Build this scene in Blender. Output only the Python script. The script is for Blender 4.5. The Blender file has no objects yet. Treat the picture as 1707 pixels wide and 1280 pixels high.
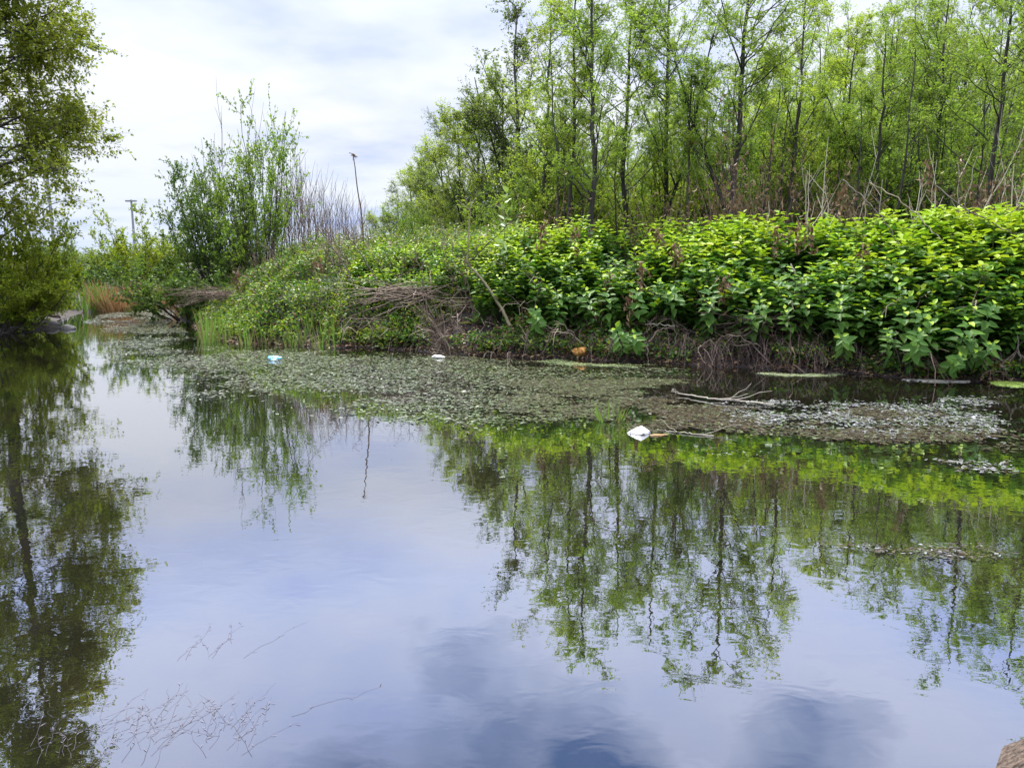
import bpy, math, random
import numpy as np
from mathutils import Vector

C = bpy.context.scene
COL = C.collection
R = math.radians
random.seed(7)
RNG = np.random.default_rng(7)

# ------------------------------------------------------------------ camera
CAM_H, PITCH, FPX = 1.5, R(9.3), 1289.0
cd = bpy.data.cameras.new('camera')
cam = bpy.data.objects.new('camera', cd)
COL.objects.link(cam)
cam.location = (0, 0, CAM_H)
cam.rotation_euler = (R(90) - PITCH, 0, 0)
cd.sensor_width = 36
cd.lens = 36 * FPX / 1707
cd.clip_start, cd.clip_end = 0.05, 5000
C.camera = cam

# ------------------------------------------------------------------ render / exposure
C.view_settings.view_transform = 'Standard'
C.view_settings.look = 'None'
C.view_settings.exposure = 0.85
C.view_settings.gamma = 1
C.render.engine = 'CYCLES'
cy = C.cycles
cy.max_bounces = 8
cy.diffuse_bounces = 4
cy.glossy_bounces = 2
cy.transmission_bounces = 5
cy.transparent_max_bounces = 4
cy.caustics_reflective = False
cy.caustics_refractive = False
cy.sample_clamp_indirect = 6
cy.use_denoising = True

# ------------------------------------------------------------------ light: sun + cloudy sky
SUN_EL, SUN_AZ = R(57), R(-20)
SUN_W, SKY_W = 5.0, 0.1
sd = Vector((math.sin(SUN_AZ) * math.cos(SUN_EL), math.cos(SUN_AZ) * math.cos(SUN_EL), math.sin(SUN_EL)))
sl = bpy.data.lights.new('sun', 'SUN')
sl.energy = SUN_W
sl.angle = R(12)
sl.color = (1.0, 0.95, 0.86)
so = bpy.data.objects.new('sun', sl)
so.rotation_euler = (-sd).to_track_quat('-Z', 'Y').to_euler()
so.location = (0, 20, 60)
COL.objects.link(so)

W = bpy.data.worlds.new('World')
C.world = W
W.use_nodes = True
nt = W.node_tree
nt.nodes.clear()


def nn(t, typ, **kw):
    n = t.nodes.new(typ)
    for k, v in kw.items():
        if k.startswith('i_'):
            n.inputs[k[2:].replace('_', ' ')].default_value = v
        else:
            setattr(n, k, v)
    return n


def vmath(t, op, a, b=None):
    n = t.nodes.new('ShaderNodeMath')
    n.operation = op
    for i, x in enumerate((a, b)):
        if x is None:
            continue
        if isinstance(x, (int, float)):
            n.inputs[i].default_value = x
        else:
            t.links.new(x, n.inputs[i])
    return n.outputs[0]


def ramp(t, fac, stops, interp='LINEAR'):
    n = t.nodes.new('ShaderNodeValToRGB')
    n.color_ramp.interpolation = interp
    el = n.color_ramp.elements
    while len(el) < len(stops):
        el.new(0.5)
    for e, (p, c) in zip(el, stops):
        e.position = p
        e.color = (*c, 1) if len(c) == 3 else c
    if fac is not None:
        t.links.new(fac, n.inputs['Fac'])
    return n.outputs['Color']


def mixc(t, fac, a, b, blend='MIX'):
    n = t.nodes.new('ShaderNodeMix')
    n.data_type = 'RGBA'
    n.blend_type = blend
    for s, x in ((n.inputs[0], fac), (n.inputs[6], a), (n.inputs[7], b)):
        if isinstance(x, (int, float)):
            s.default_value = x
        elif isinstance(x, tuple):
            s.default_value = (*x, 1)
        else:
            t.links.new(x, s)
    return n.outputs[2]


def build_world():
    t = nt
    sky = nn(t, 'ShaderNodeTexSky', sky_type='NISHITA', sun_disc=False, sun_elevation=SUN_EL, sun_rotation=SUN_AZ,
             air_density=1.0, dust_density=1.5, ozone_density=1.0)
    tc = nn(t, 'ShaderNodeTexCoord')
    sep = nn(t, 'ShaderNodeSeparateXYZ')
    t.links.new(tc.outputs['Generated'], sep.inputs[0])
    z = sep.outputs['Z']
    zz = vmath(t, 'ADD', vmath(t, 'MAXIMUM', z, 0.0), 0.16)
    u = vmath(t, 'DIVIDE', sep.outputs['X'], zz)
    v = vmath(t, 'DIVIDE', sep.outputs['Y'], zz)
    cmb = nn(t, 'ShaderNodeCombineXYZ')
    t.links.new(u, cmb.inputs[0])
    t.links.new(v, cmb.inputs[1])
    n1 = nn(t, 'ShaderNodeTexNoise', i_Scale=0.95, i_Detail=5.0, i_Roughness=0.52)
    t.links.new(cmb.outputs[0], n1.inputs['Vector'])
    n2 = nn(t, 'ShaderNodeTexNoise', i_Scale=2.6, i_Detail=4.0, i_Roughness=0.5)
    t.links.new(cmb.outputs[0], n2.inputs['Vector'])
    k = vmath(t, 'ADD', vmath(t, 'MULTIPLY', n1.outputs['Fac'], 0.75), vmath(t, 'MULTIPLY', n2.outputs['Fac'], 0.25))
    # cloud underside: white to pale blue-grey (values are /0.1 because of the background strength)
    cl = ramp(t, k, [(0.37, (.62, .70, .95)), (0.46, (.82, .87, .99)), (0.55, (.96, .975, 1.0))])
    # overcast sky brightens with height; boosted overhead, out of view, to light the foliage
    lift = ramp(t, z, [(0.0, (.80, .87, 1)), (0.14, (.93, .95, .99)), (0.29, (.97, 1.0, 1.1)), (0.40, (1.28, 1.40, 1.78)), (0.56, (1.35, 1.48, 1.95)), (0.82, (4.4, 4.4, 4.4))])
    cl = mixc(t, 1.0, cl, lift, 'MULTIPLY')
    vm = t.nodes.new('ShaderNodeVectorMath')
    vm.operation = 'SCALE'
    t.links.new(cl, vm.inputs[0])
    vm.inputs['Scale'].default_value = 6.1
    # gaps in the deck where blue sky shows (high up, ahead)
    gap = None
    for az, el, w in ((-3, 37, .17), (6, 38.5, .17), (-6, 31.5, .09), (22, 37, .12), (-10, 40, .17)):
        d = Vector((math.sin(R(az)) * math.cos(R(el)), math.cos(R(az)) * math.cos(R(el)), math.sin(R(el))))
        dp = t.nodes.new('ShaderNodeVectorMath')
        dp.operation = 'DISTANCE'
        t.links.new(tc.outputs['Generated'], dp.inputs[0])
        dp.inputs[1].default_value = d
        g = vmath(t, 'SUBTRACT', 1.0 if w > .1 else .55, vmath(t, 'DIVIDE', dp.outputs['Value'], w))
        gap = g if gap is None else vmath(t, 'MAXIMUM', gap, g)
    gap = vmath(t, 'ADD', gap, vmath(t, 'MULTIPLY', vmath(t, 'SUBTRACT', n2.outputs['Fac'], 0.5), 3.0))
    gf = ramp(t, gap, [(0.0, (0, 0, 0)), (0.85, (1, 1, 1))])
    blue = mixc(t, 0.8, sky.outputs[0], (0.3, 1.7, 5.4))
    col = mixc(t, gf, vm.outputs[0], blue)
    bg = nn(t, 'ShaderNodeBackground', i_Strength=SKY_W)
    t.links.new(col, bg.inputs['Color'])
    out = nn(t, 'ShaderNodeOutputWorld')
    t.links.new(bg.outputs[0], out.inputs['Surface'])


build_world()

# ------------------------------------------------------------------ pixel <-> world helpers (photo pixels, 1707 x 1280)
CP, SP = math.cos(PITCH), math.sin(PITCH)


def ray(px, py):
    xn, yn = (px - 853.5) / FPX, (640 - py) / FPX
    return np.array((xn, CP + yn * SP, -SP + yn * CP))


def Wp(px, py, z=0.0):
    d = ray(px, py)
    t = (z - CAM_H) / d[2]
    return np.array((d[0] * t, d[1] * t, z))


def At(px, py, Y):
    d = ray(px, py)
    t = Y / d[1]
    return np.array((d[0] * t, Y, CAM_H + d[2] * t))


# ------------------------------------------------------------------ pond outline and ground height
RIGHT_EDGE = [(1707, 640), (1600, 636), (1500, 631), (1430, 624), (1370, 621), (1300, 618), (1240, 612), (1170, 611), (1100, 605),
              (1000, 602), (950, 597), (900, 599), (850, 595), (800, 593), (720, 589), (680, 584), (640, 584), (600, 579), (560, 581), (520, 577),
              (480, 578), (440, 573), (400, 574), (350, 562), (315, 541), (288, 531)]
LEFT_EDGE = [(283, 511), (200, 517), (150, 521), (118, 527), (100, 534), (112, 546), (60, 552), (0, 557)]
POND = ([(-15, 1.25), (14, 1.25), (17, 4.5), (12, 7.4), (8.6, 8.5)] + [tuple(Wp(*p)[:2]) for p in RIGHT_EDGE]
        + [(-8.0, 21), (-6, 23.2), (-3, 25.2), (0, 27), (0, 29), (-4, 28.3), (-7.5, 26.4)] + [tuple(Wp(*p)[:2]) for p in LEFT_EDGE]
        + [(-13, 14.2), (-16, 9), (-15.5, 4)])
POND = np.array(POND)


def inside(P, poly):
    x, y = P[:, 0], P[:, 1]
    r = np.zeros(len(P), bool)
    n = len(poly)
    for i in range(n):
        x0, y0 = poly[i]
        x1, y1 = poly[(i + 1) % n]
        c = ((y0 > y) != (y1 > y))
        if y1 != y0:
            r ^= c & (x < (x1 - x0) * (y - y0) / (y1 - y0) + x0)
    return r


def sdist(P, poly=POND):
    """signed distance to the waterline: positive on land"""
    best = np.full(len(P), 1e9)
    n = len(poly)
    for i in range(n):
        a = poly[i]
        b = poly[(i + 1) % n] - a
        t = np.clip(((P - a) @ b) / (b @ b), 0, 1)
        d = np.hypot(*(P - a - t[:, None] * b).T)
        best = np.minimum(best, d)
    return np.where(inside(P, poly), -best, best)


def sstep(a, b, x):
    t = np.clip((x - a) / (b - a), 0, 1)
    return t * t * (3 - 2 * t)


def vnoise(P, s, seed=0):
    """smooth value noise on xy, -1..1"""
    q = np.asarray(P, float)[:, :2] * s + seed * 17.31
    i = np.floor(q).astype(np.int64)
    f = q - i
    f = f * f * (3 - 2 * f)

    def h(a, b):
        v = (a * 374761393 + b * 668265263 + seed * 1442695) & 0xffffffff
        v = ((v ^ (v >> 13)) * 1274126177) & 0xffffffff
        return ((v ^ (v >> 16)) & 0xffff) / 32767.5 - 1
    x0, y0 = i[:, 0], i[:, 1]
    return ((h(x0, y0) * (1 - f[:, 0]) + h(x0 + 1, y0) * f[:, 0]) * (1 - f[:, 1])
            + (h(x0, y0 + 1) * (1 - f[:, 0]) + h(x0 + 1, y0 + 1) * f[:, 0]) * f[:, 1])


def ground(P):
    P = np.asarray(P, float)[:, :2]
    d = sdist(P)
    x, y = P[:, 0], P[:, 1]
    steep = np.interp(d, [-4, -.6, 0, .25, .55, .9, 2.2, 5, 10], [-.9, -.3, -.02, .07, .24, .46, .86, 1.0, 1.06])
    soft = np.interp(d, [-4, -.6, 0, .5, 1.5, 4, 9], [-.9, -.3, -.02, .14, .32, .6, .8])
    right = sstep(-10.4, -7.6, x + 0.10 * np.maximum(y - 22, 0)) * sstep(2.5, 6, y + x * .25)
    amp = 0.55 + 0.75 * sstep(-9, -5, x)
    near = sstep(5, 1.5, y)
    z = right * steep * np.where(d > 0, amp, 1) + (1 - right) * soft * np.where(d > 0, 0.75 - .5 * near, 1)
    z += np.where((d > .03) & (d < 2.5), 1, 0) * .045 * vnoise(P, 4.5, 6) * np.clip(d * 4, 0, 1)
    z += np.where(d > .2, 1, 0) * (0.05 * vnoise(P, .9, 3) + .03 * vnoise(P, 2.3, 4)) * np.minimum(d, 1)
    far = sstep(35, 90, np.hypot(x, y))
    return z * (1 - far) + far * (0.9 + .35 * vnoise(P, .02, 5))


def gz(x, y):
    return float(ground(np.array([[x, y]]))[0])


def PX(px, Y):
    """world x of photo column px at depth Y, near the horizon line"""
    return (px - 853.5) / FPX / 1.0134 * Y


# ------------------------------------------------------------------ mesh builder
class G:
    def __init__(self):
        self.V, self.F, self.n = [], [], 0

    def add(self, V, F, mat=0):
        V = np.asarray(V, float).reshape(-1, 3)
        F = np.asarray(F, np.int64)
        self.V.append(V)
        self.F.append((F + self.n, mat))
        self.n += len(V)

    def mesh(self, name, mats, smooth=False):
        me = bpy.data.meshes.new(name)
        V = np.concatenate(self.V)
        me.vertices.add(len(V))
        me.vertices.foreach_set('co', V.astype(np.float32).ravel())
        li, ls, mi, o = [], [], [], 0
        for F, m in self.F:
            k = F.shape[1]
            li.append(F.ravel())
            ls.append(o + np.arange(len(F)) * k)
            mi.append(np.full(len(F), m))
            o += F.size
        li, ls, mi = np.concatenate(li), np.concatenate(ls), np.concatenate(mi)
        me.loops.add(len(li))
        me.loops.foreach_set('vertex_index', li.astype(np.int32))
        me.polygons.add(len(ls))
        me.polygons.foreach_set('loop_start', ls.astype(np.int32))
        me.polygons.foreach_set('material_index', mi.astype(np.int32))
        if smooth:
            me.polygons.foreach_set('use_smooth', np.ones(len(ls), bool))
        for m in (mats if isinstance(mats, (list, tuple)) else [mats]):
            me.materials.append(m)
        me.update(calc_edges=True)
        return me


def unit(v):
    v = np.asarray(v, float)
    return v / np.maximum(np.linalg.norm(v, axis=-1, keepdims=True), 1e-9)


def tubes(g, PTS, RAD, sides=4, mat=0, cap=False):
    """many tubes at once: PTS (M,n,3), RAD (M,n)"""
    PTS = np.asarray(PTS, float)
    if PTS.ndim == 2:
        PTS = PTS[None]
    RAD = np.broadcast_to(np.asarray(RAD, float), PTS.shape[:2])
    M, n, _ = PTS.shape
    T = unit(np.gradient(PTS, axis=1))
    ref = np.where(np.abs(T[..., 2:3]) > .9, np.array([1., .1, 0]), np.array([.1, .05, 1.]))
    A = unit(np.cross(T, ref))
    B = np.cross(T, A)
    a = np.arange(sides) / sides * 2 * np.pi
    ring = A[:, :, None] * np.cos(a)[None, None, :, None] + B[:, :, None] * np.sin(a)[None, None, :, None]
    V = PTS[:, :, None] + ring * RAD[:, :, None, None]
    i = np.arange(M)[:, None, None] * n * sides + np.arange(n - 1)[None, :, None] * sides
    j = np.arange(sides)[None, None, :]
    j2 = (j + 1) % sides
    F = np.stack([i + j, i + j2, i + sides + j2, i + sides + j], -1).reshape(-1, 4)
    g.add(V, F, mat)


def leaf4(g, P, D, N, L, Wd, mat=0, fold=.22):
    D = unit(D)
    S = unit(np.cross(D, N))
    N = np.cross(S, D)
    L = np.asarray(L, float)[:, None]
    Wd = np.asarray(Wd, float)[:, None]
    m = P + D * L * .45 + N * Wd * fold
    V = np.stack([P, m + S * Wd * .5, P + D * L, m - S * Wd * .5], 1)
    b = np.arange(len(P))[:, None] * 4
    g.add(V, np.concatenate([b + [0, 1, 2], b + [0, 2, 3]]), mat)


def leaf6(g, P, D, N, L, Wd, mat=0, fold=.2, droop=.15):
    D = unit(D)
    S = unit(np.cross(D, N))
    N = np.cross(S, D)
    L = np.asarray(L, float)[:, None]
    Wd = np.asarray(Wd, float)[:, None]
    m1 = P + D * L * .28 + N * Wd * fold
    m2 = P + D * L * .66 + N * (Wd * fold * .8 - L * droop * .4)
    tip = P + D * L - N * L * droop
    V = np.stack([P, m1 + S * Wd * .5, m2 + S * Wd * .36, tip, m2 - S * Wd * .36, m1 - S * Wd * .5], 1)
    b = np.arange(len(P))[:, None] * 6
    g.add(V, np.concatenate([b + [0, 1, 2, 3], b + [0, 3, 4, 5]]), mat)


def rvec(n, rng):
    return unit(rng.normal(size=(n, 3)))


def grow(p0, d, L, n, bend, wob, rng):
    """polylines (M,n,3) from p0 along d, bending towards +z by bend"""
    M = len(p0)
    s = np.linspace(0, 1, n)
    L = np.broadcast_to(np.asarray(L, float), (M,))
    bend = np.broadcast_to(np.asarray(bend, float), (M,))
    P = p0[:, None] + d[:, None] * (L[:, None] * s)[..., None]
    P[..., 2] += (bend * L)[:, None] * s ** 2
    w = np.cumsum(rng.normal(size=(M, n, 3)), 1) * (wob * L / n ** .5)[:, None, None]
    w -= w[:, :1]
    return P + w


def kids(par, k, t0, t1, a0, a1, rng, flat=0.0):
    """k child starts on each parent polyline"""
    M, n, _ = par.shape
    t = (rng.random((M, k)) * (t1 - t0) + t0)
    f = t * (n - 1)
    i = np.minimum(f.astype(int), n - 2)
    r = np.arange(M)[:, None]
    A, B = par[r, i], par[r, i + 1]
    p = A + (B - A) * (f - i)[..., None]
    T = unit(B - A).reshape(-1, 3)
    p = p.reshape(-1, 3)
    q = unit(np.cross(rvec(len(p), rng), T))
    if flat:
        q[:, 2] *= 1 - flat
        q = unit(q)
    a = R(1) * (a0 + (a1 - a0) * rng.random(len(p)))[:, None]
    return p, unit(T * np.cos(a) + q * np.sin(a)), t.ravel()


# ------------------------------------------------------------------ materials
def newmat(name):
    m = bpy.data.materials.new(name)
    m.use_nodes = True
    t = m.node_tree
    t.nodes.clear()
    out = t.nodes.new('ShaderNodeOutputMaterial')
    return m, t, out


def leafmat(name, cols, trans=.42, tcol=None, gloss=.14, rough=.45, vary=.25):
    """leaf: each leaf its own tint; light passes through the blade"""
    m, t, out = newmat(name)
    geo = t.nodes.new('ShaderNodeNewGeometry')
    rnd = geo.outputs['Random Per Island']
    n = len(cols)
    col = ramp(t, rnd, [(i / max(n - 1, 1), c) for i, c in enumerate(cols)])
    tc = t.nodes.new('ShaderNodeTexCoord')
    oi = t.nodes.new('ShaderNodeObjectInfo')
    no = nn(t, 'ShaderNodeTexNoise', i_Scale=1.1, i_Detail=2.0)
    t.links.new(tc.outputs['Object'], no.inputs['Vector'])
    hs = nn(t, 'ShaderNodeHueSaturation')
    val = vmath(t, 'ADD', vmath(t, 'MULTIPLY', oi.outputs['Random'], vary), 1 - vary / 2)
    t.links.new(val, hs.inputs['Value'])
    hue = vmath(t, 'ADD', vmath(t, 'MULTIPLY', no.outputs['Fac'], .06), .47)
    t.links.new(hue, hs.inputs['Hue'])
    t.links.new(col, hs.inputs['Color'])
    p = nn(t, 'ShaderNodeBsdfPrincipled', i_Roughness=rough)
    p.inputs['Specular IOR Level'].default_value = gloss
    t.links.new(hs.outputs[0], p.inputs['Base Color'])
    tr = t.nodes.new('ShaderNodeBsdfTranslucent')
    tint = mixc(t, 1.0, hs.outputs[0], tcol or (1.32, 1.32, .7), 'MULTIPLY')
    t.links.new(tint, tr.inputs['Color'])
    mx = t.nodes.new('ShaderNodeMixShader')
    mx.inputs[0].default_value = trans
    t.links.new(p.outputs[0], mx.inputs[1])
    t.links.new(tr.outputs[0], mx.inputs[2])
    t.links.new(mx.outputs[0], out.inputs['Surface'])
    return m


def stemmat(name, c1, c2, scale=6.0, rough=.8, island=.6, bump=.0, zs=.25):
    """bark / dead stems: streaky noise plus a tint per stem"""
    m, t, out = newmat(name)
    tc = t.nodes.new('ShaderNodeTexCoord')
    mp = nn(t, 'ShaderNodeMapping')
    mp.inputs['Scale'].default_value = (1, 1, zs)
    t.links.new(tc.outputs['Object'], mp.inputs[0])
    no = nn(t, 'ShaderNodeTexNoise', i_Scale=scale, i_Detail=5.0, i_Roughness=.65)
    t.links.new(mp.outputs[0], no.inputs['Vector'])
    geo = t.nodes.new('ShaderNodeNewGeometry')
    f = vmath(t, 'ADD', vmath(t, 'MULTIPLY', geo.outputs['Random Per Island'], island), vmath(t, 'MULTIPLY', no.outputs['Fac'], 1 - island))
    col = ramp(t, f, [(.25, c1), (.75, c2)])
    p = nn(t, 'ShaderNodeBsdfPrincipled', i_Roughness=rough)
    p.inputs['Specular IOR Level'].default_value = .2
    t.links.new(col, p.inputs['Base Color'])
    if bump:
        b = nn(t, 'ShaderNodeBump', i_Strength=bump, i_Distance=.03)
        t.links.new(no.outputs['Fac'], b.inputs['Height'])
        t.links.new(b.outputs[0], p.inputs['Normal'])
    t.links.new(p.outputs[0], out.inputs['Surface'])
    return m


M = {}
M['wood_leaf'] = leafmat('wood_leaf', [(0.145, 0.240, 0.034), (0.181, 0.279, 0.043), (0.228, 0.320, 0.061), (0.155, 0.240, 0.047)], .52)
M['wood_leaf_yellow'] = leafmat('wood_leaf_yellow', [(0.193, 0.274, 0.034), (0.235, 0.320, 0.045), (0.278, 0.343, 0.061)], .52)
M['far_leaf'] = leafmat('far_leaf', [(0.100, 0.149, 0.035), (0.130, 0.187, 0.045), (0.160, 0.209, 0.060)], .4)
M['tree_leaf'] = leafmat('tree_leaf', [(.11, .15, .018), (.15, .19, .024), (.20, .22, .03), (.09, .13, .02)], .5)
M['bush_leaf'] = leafmat('bush_leaf', [(.05, .095, .02), (.075, .13, .028), (.10, .17, .03)], .4)
M['shrub_leaf'] = leafmat('shrub_leaf', [(.17, .225, .02), (.21, .265, .026), (.13, .185, .022)], .5)
M['under_leaf'] = leafmat('under_leaf', [(0.104, 0.183, 0.030), (0.134, 0.217, 0.036), (0.176, 0.263, 0.043)], .52)
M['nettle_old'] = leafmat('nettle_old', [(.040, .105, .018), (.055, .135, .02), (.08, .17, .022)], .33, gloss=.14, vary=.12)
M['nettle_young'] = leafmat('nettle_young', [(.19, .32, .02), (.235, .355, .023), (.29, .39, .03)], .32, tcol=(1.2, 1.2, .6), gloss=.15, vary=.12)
M['herb_leaf'] = leafmat('herb_leaf', [(.12, .20, .02), (.18, .26, .025), (.22, .29, .03), (.15, .16, .04)], .42)
M['dark_leaf'] = leafmat('dark_leaf', [(.045, .10, .02), (.06, .13, .03), (.08, .15, .03)], .35, gloss=.4)
M['pale_leaf'] = leafmat('pale_leaf', [(.14, .22, .09), (.18, .26, .10), (.16, .28, .06)], .35, gloss=.5)
M['dead_leaf'] = leafmat('dead_leaf', [(.10, .055, .03), (.16, .10, .055), (.24, .17, .10), (.06, .035, .025)], .15, tcol=(1, .9, .8), gloss=.15)
M['reed_green'] = leafmat('reed_green', [(.06, .13, .02), (.09, .17, .03), (.13, .21, .05), (.11, .10, .04)], .35, gloss=.4)
M['reed_dead'] = leafmat('reed_dead', [(.20, .11, .05), (.28, .18, .085), (.34, .25, .14), (.14, .07, .035)], .25, tcol=(1, .9, .8))
M['bark'] = stemmat('bark', (.018, .017, .015), (.075, .07, .06), 9, .85, .2, .6)
M['twig'] = stemmat('twig', (.03, .025, .02), (.07, .06, .048), 9, .8, .4)
M['green_stem'] = stemmat('green_stem', (.05, .08, .02), (.10, .13, .03), 9, .6, .5)
M['dead_stem'] = stemmat('dead_stem', (.065, .047, .037), (.27, .215, .165), 9, .75, .75)
M['dead_dark'] = stemmat('dead_dark', (.035, .022, .018), (.16, .11, .085), 9, .8, .75)
M['pale_wood'] = stemmat('pale_wood', (.15, .135, .11), (.32, .29, .24), 14, .7, .2)
M['sapling_bark'] = stemmat('sapling_bark', (.11, .095, .055), (.24, .21, .13), 9, .6, .1)
M['root'] = stemmat('root', (.05, .032, .03), (.17, .12, .11), 9, .8, .8)
M['straw'] = stemmat('straw', (.22, .19, .14), (.50, .45, .36), 9, .7, .4)
M['cane'] = stemmat('cane', (.06, .05, .035), (.17, .14, .09), 9, .6, .5)


def ground_mat():
    m, t, out = newmat('soil_and_litter')
    tc = t.nodes.new('ShaderNodeTexCoord')
    n1 = nn(t, 'ShaderNodeTexNoise', i_Scale=1.4, i_Detail=6.0, i_Roughness=.65)
    n2 = nn(t, 'ShaderNodeTexNoise', i_Scale=14.0, i_Detail=6.0, i_Roughness=.7)
    for n in (n1, n2):
        t.links.new(tc.outputs['Object'], n.inputs['Vector'])
    soil = ramp(t, n2.outputs['Fac'], [(.3, (.011, .008, .007)), (.55, (.028, .019, .016)), (.75, (.055, .040, .032))])
    grass = ramp(t, n2.outputs['Fac'], [(.3, (.02, .04, .008)), (.7, (.07, .11, .02))])
    geo = t.nodes.new('ShaderNodeNewGeometry')
    sep = t.nodes.new('ShaderNodeSeparateXYZ')
    t.links.new(geo.outputs['Position'], sep.inputs[0])
    f = vmath(t, 'ADD', vmath(t, 'MULTIPLY', sep.outputs['Z'], .6), vmath(t, 'MULTIPLY', vmath(t, 'SUBTRACT', n1.outputs['Fac'], .5), 1.6))
    ff = ramp(t, f, [(.45, (0, 0, 0)), (.75, (1, 1, 1))])
    col = mixc(t, ff, soil, grass)
    p = nn(t, 'ShaderNodeBsdfPrincipled', i_Roughness=.85)
    t.links.new(col, p.inputs['Base Color'])
    b = nn(t, 'ShaderNodeBump', i_Strength=.9, i_Distance=.06)
    t.links.new(n2.outputs['Fac'], b.inputs['Height'])
    t.links.new(b.outputs[0], p.inputs['Normal'])
    t.links.new(p.outputs[0], out.inputs['Surface'])
    return m


def water_mat():
    """still, murky pond water: mirror-like at low angles, olive-brown depth below, small ripples"""
    m, t, out = newmat('pond_water')
    geo = t.nodes.new('ShaderNodeNewGeometry')
    mp = nn(t, 'ShaderNodeMapping')
    mp.inputs['Scale'].default_value = (1.0, 1.5, 1.0)
    t.links.new(geo.outputs['Position'], mp.inputs[0])
    n1 = nn(t, 'ShaderNodeTexNoise', i_Scale=5.0, i_Detail=2.0, i_Roughness=.5, i_Distortion=.6)
    n2 = nn(t, 'ShaderNodeTexNoise', i_Scale=17.0, i_Detail=2.0, i_Roughness=.5)
    n3 = nn(t, 'ShaderNodeTexNoise', i_Scale=.55, i_Detail=2.0)
    for n in (n1, n2, n3):
        t.links.new(mp.outputs[0], n.inputs['Vector'])
    calm = ramp(t, n3.outputs['Fac'], [(.4, (.25, .25, .25)), (.62, (1, 1, 1))])
    h = vmath(t, 'ADD', vmath(t, 'MULTIPLY', n1.outputs['Fac'], 1.0),
              vmath(t, 'MULTIPLY', vmath(t, 'MULTIPLY', n2.outputs['Fac'], .22), calm))
    b = nn(t, 'ShaderNodeBump', i_Strength=1.0, i_Distance=.00065)
    t.links.new(h, b.inputs['Height'])
    n4 = nn(t, 'ShaderNodeTexNoise', i_Scale=1.3, i_Detail=3.0)
    t.links.new(geo.outputs['Position'], n4.inputs['Vector'])
    deep = ramp(t, n4.outputs['Fac'], [(.35, (.006, .007, .004)), (.65, (.012, .010, .006))])
    df = t.nodes.new('ShaderNodeBsdfDiffuse')
    t.links.new(deep, df.inputs['Color'])
    gl = nn(t, 'ShaderNodeBsdfGlossy', i_Roughness=.0)
    gl.inputs['Color'].default_value = (.95, .96, 1, 1)
    t.links.new(b.outputs[0], gl.inputs['Normal'])
    lw = nn(t, 'ShaderNodeLayerWeight', i_Blend=.5)
    fac = ramp(t, lw.outputs['Facing'], [(.35, (.20, .20, .20)), (.58, (.39, .39, .39)), (.75, (.54, .54, .54)), (.9, (.80, .80, .80))])
    mx = t.nodes.new('ShaderNodeMixShader')
    t.links.new(fac, mx.inputs[0])
    t.links.new(df.outputs[0], mx.inputs[1])
    t.links.new(gl.outputs[0], mx.inputs[2])
    t.links.new(mx.outputs[0], out.inputs['Surface'])
    return m


def plainmat(name, col, rough=.6, spec=.3, noise=.25, scale=20, bump=0., trans=0.):
    m, t, out = newmat(name)
    tc = t.nodes.new('ShaderNodeTexCoord')
    no = nn(t, 'ShaderNodeTexNoise', i_Scale=scale, i_Detail=5.0, i_Roughness=.6)
    t.links.new(tc.outputs['Object'], no.inputs['Vector'])
    lo = tuple(c * (1 - noise) for c in col)
    hi = tuple(min(1, c * (1 + noise)) for c in col)
    p = nn(t, 'ShaderNodeBsdfPrincipled', i_Roughness=rough)
    p.inputs['Specular IOR Level'].default_value = spec
    t.links.new(ramp(t, no.outputs['Fac'], [(.3, lo), (.7, hi)]), p.inputs['Base Color'])
    if bump:
        b = nn(t, 'ShaderNodeBump', i_Strength=bump, i_Distance=.02)
        t.links.new(no.outputs['Fac'], b.inputs['Height'])
        t.links.new(b.outputs[0], p.inputs['Normal'])
    t.links.new(p.outputs[0], out.inputs['Surface'])
    return m


def weedmat(name, cols, rough=.3, spec=.5):
    """wet floating weed: dull tint per piece with a wet shine"""
    m, t, out = newmat(name)
    geo = t.nodes.new('ShaderNodeNewGeometry')
    n = len(cols)
    col = ramp(t, geo.outputs['Random Per Island'], [(i / (n - 1), c) for i, c in enumerate(cols)])
    p = nn(t, 'ShaderNodeBsdfPrincipled', i_Roughness=rough)
    p.inputs['Specular IOR Level'].default_value = spec
    t.links.new(col, p.inputs['Base Color'])
    t.links.new(p.outputs[0], out.inputs['Surface'])
    return m


M['ground'] = ground_mat()
M['water'] = water_mat()


# ------------------------------------------------------------------ scene helpers
def tag(o, label=None, cat=None, group=None, kind=None):
    for k, v in (('label', label), ('category', cat), ('group', group), ('kind', kind)):
        if v:
            o[k] = v
    return o


def put(name, me, parent=None, loc=(0, 0, 0)):
    o = bpy.data.objects.new(name, me)
    COL.objects.link(o)
    o.location = loc
    if parent:
        o.parent = parent
    return o


def thing(name, label, cat, loc, rz=0., sc=1., group=None, parts=(), tilt=(0, 0)):
    """an Empty at the base of the thing that parents its parts [(part name, mesh), ...]"""
    e = bpy.data.objects.new(name, None)
    COL.objects.link(e)
    e.location = [float(c) for c in loc]
    e.rotation_euler = (tilt[0], tilt[1], rz)
    e.scale = (sc, sc, sc) if isinstance(sc, (int, float)) else sc
    tag(e, label, cat, group)
    for n, me in parts:
        put(n, me, e)
    return e


def single(name, me, label, cat, loc=(0, 0, 0), rz=0., sc=1., group=None, tilt=(0, 0)):
    o = put(name, me, None, [float(c) for c in loc])
    o.rotation_euler = (tilt[0], tilt[1], rz)
    o.scale = (sc, sc, sc) if isinstance(sc, (int, float)) else sc
    return tag(o, label, cat, group)


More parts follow.
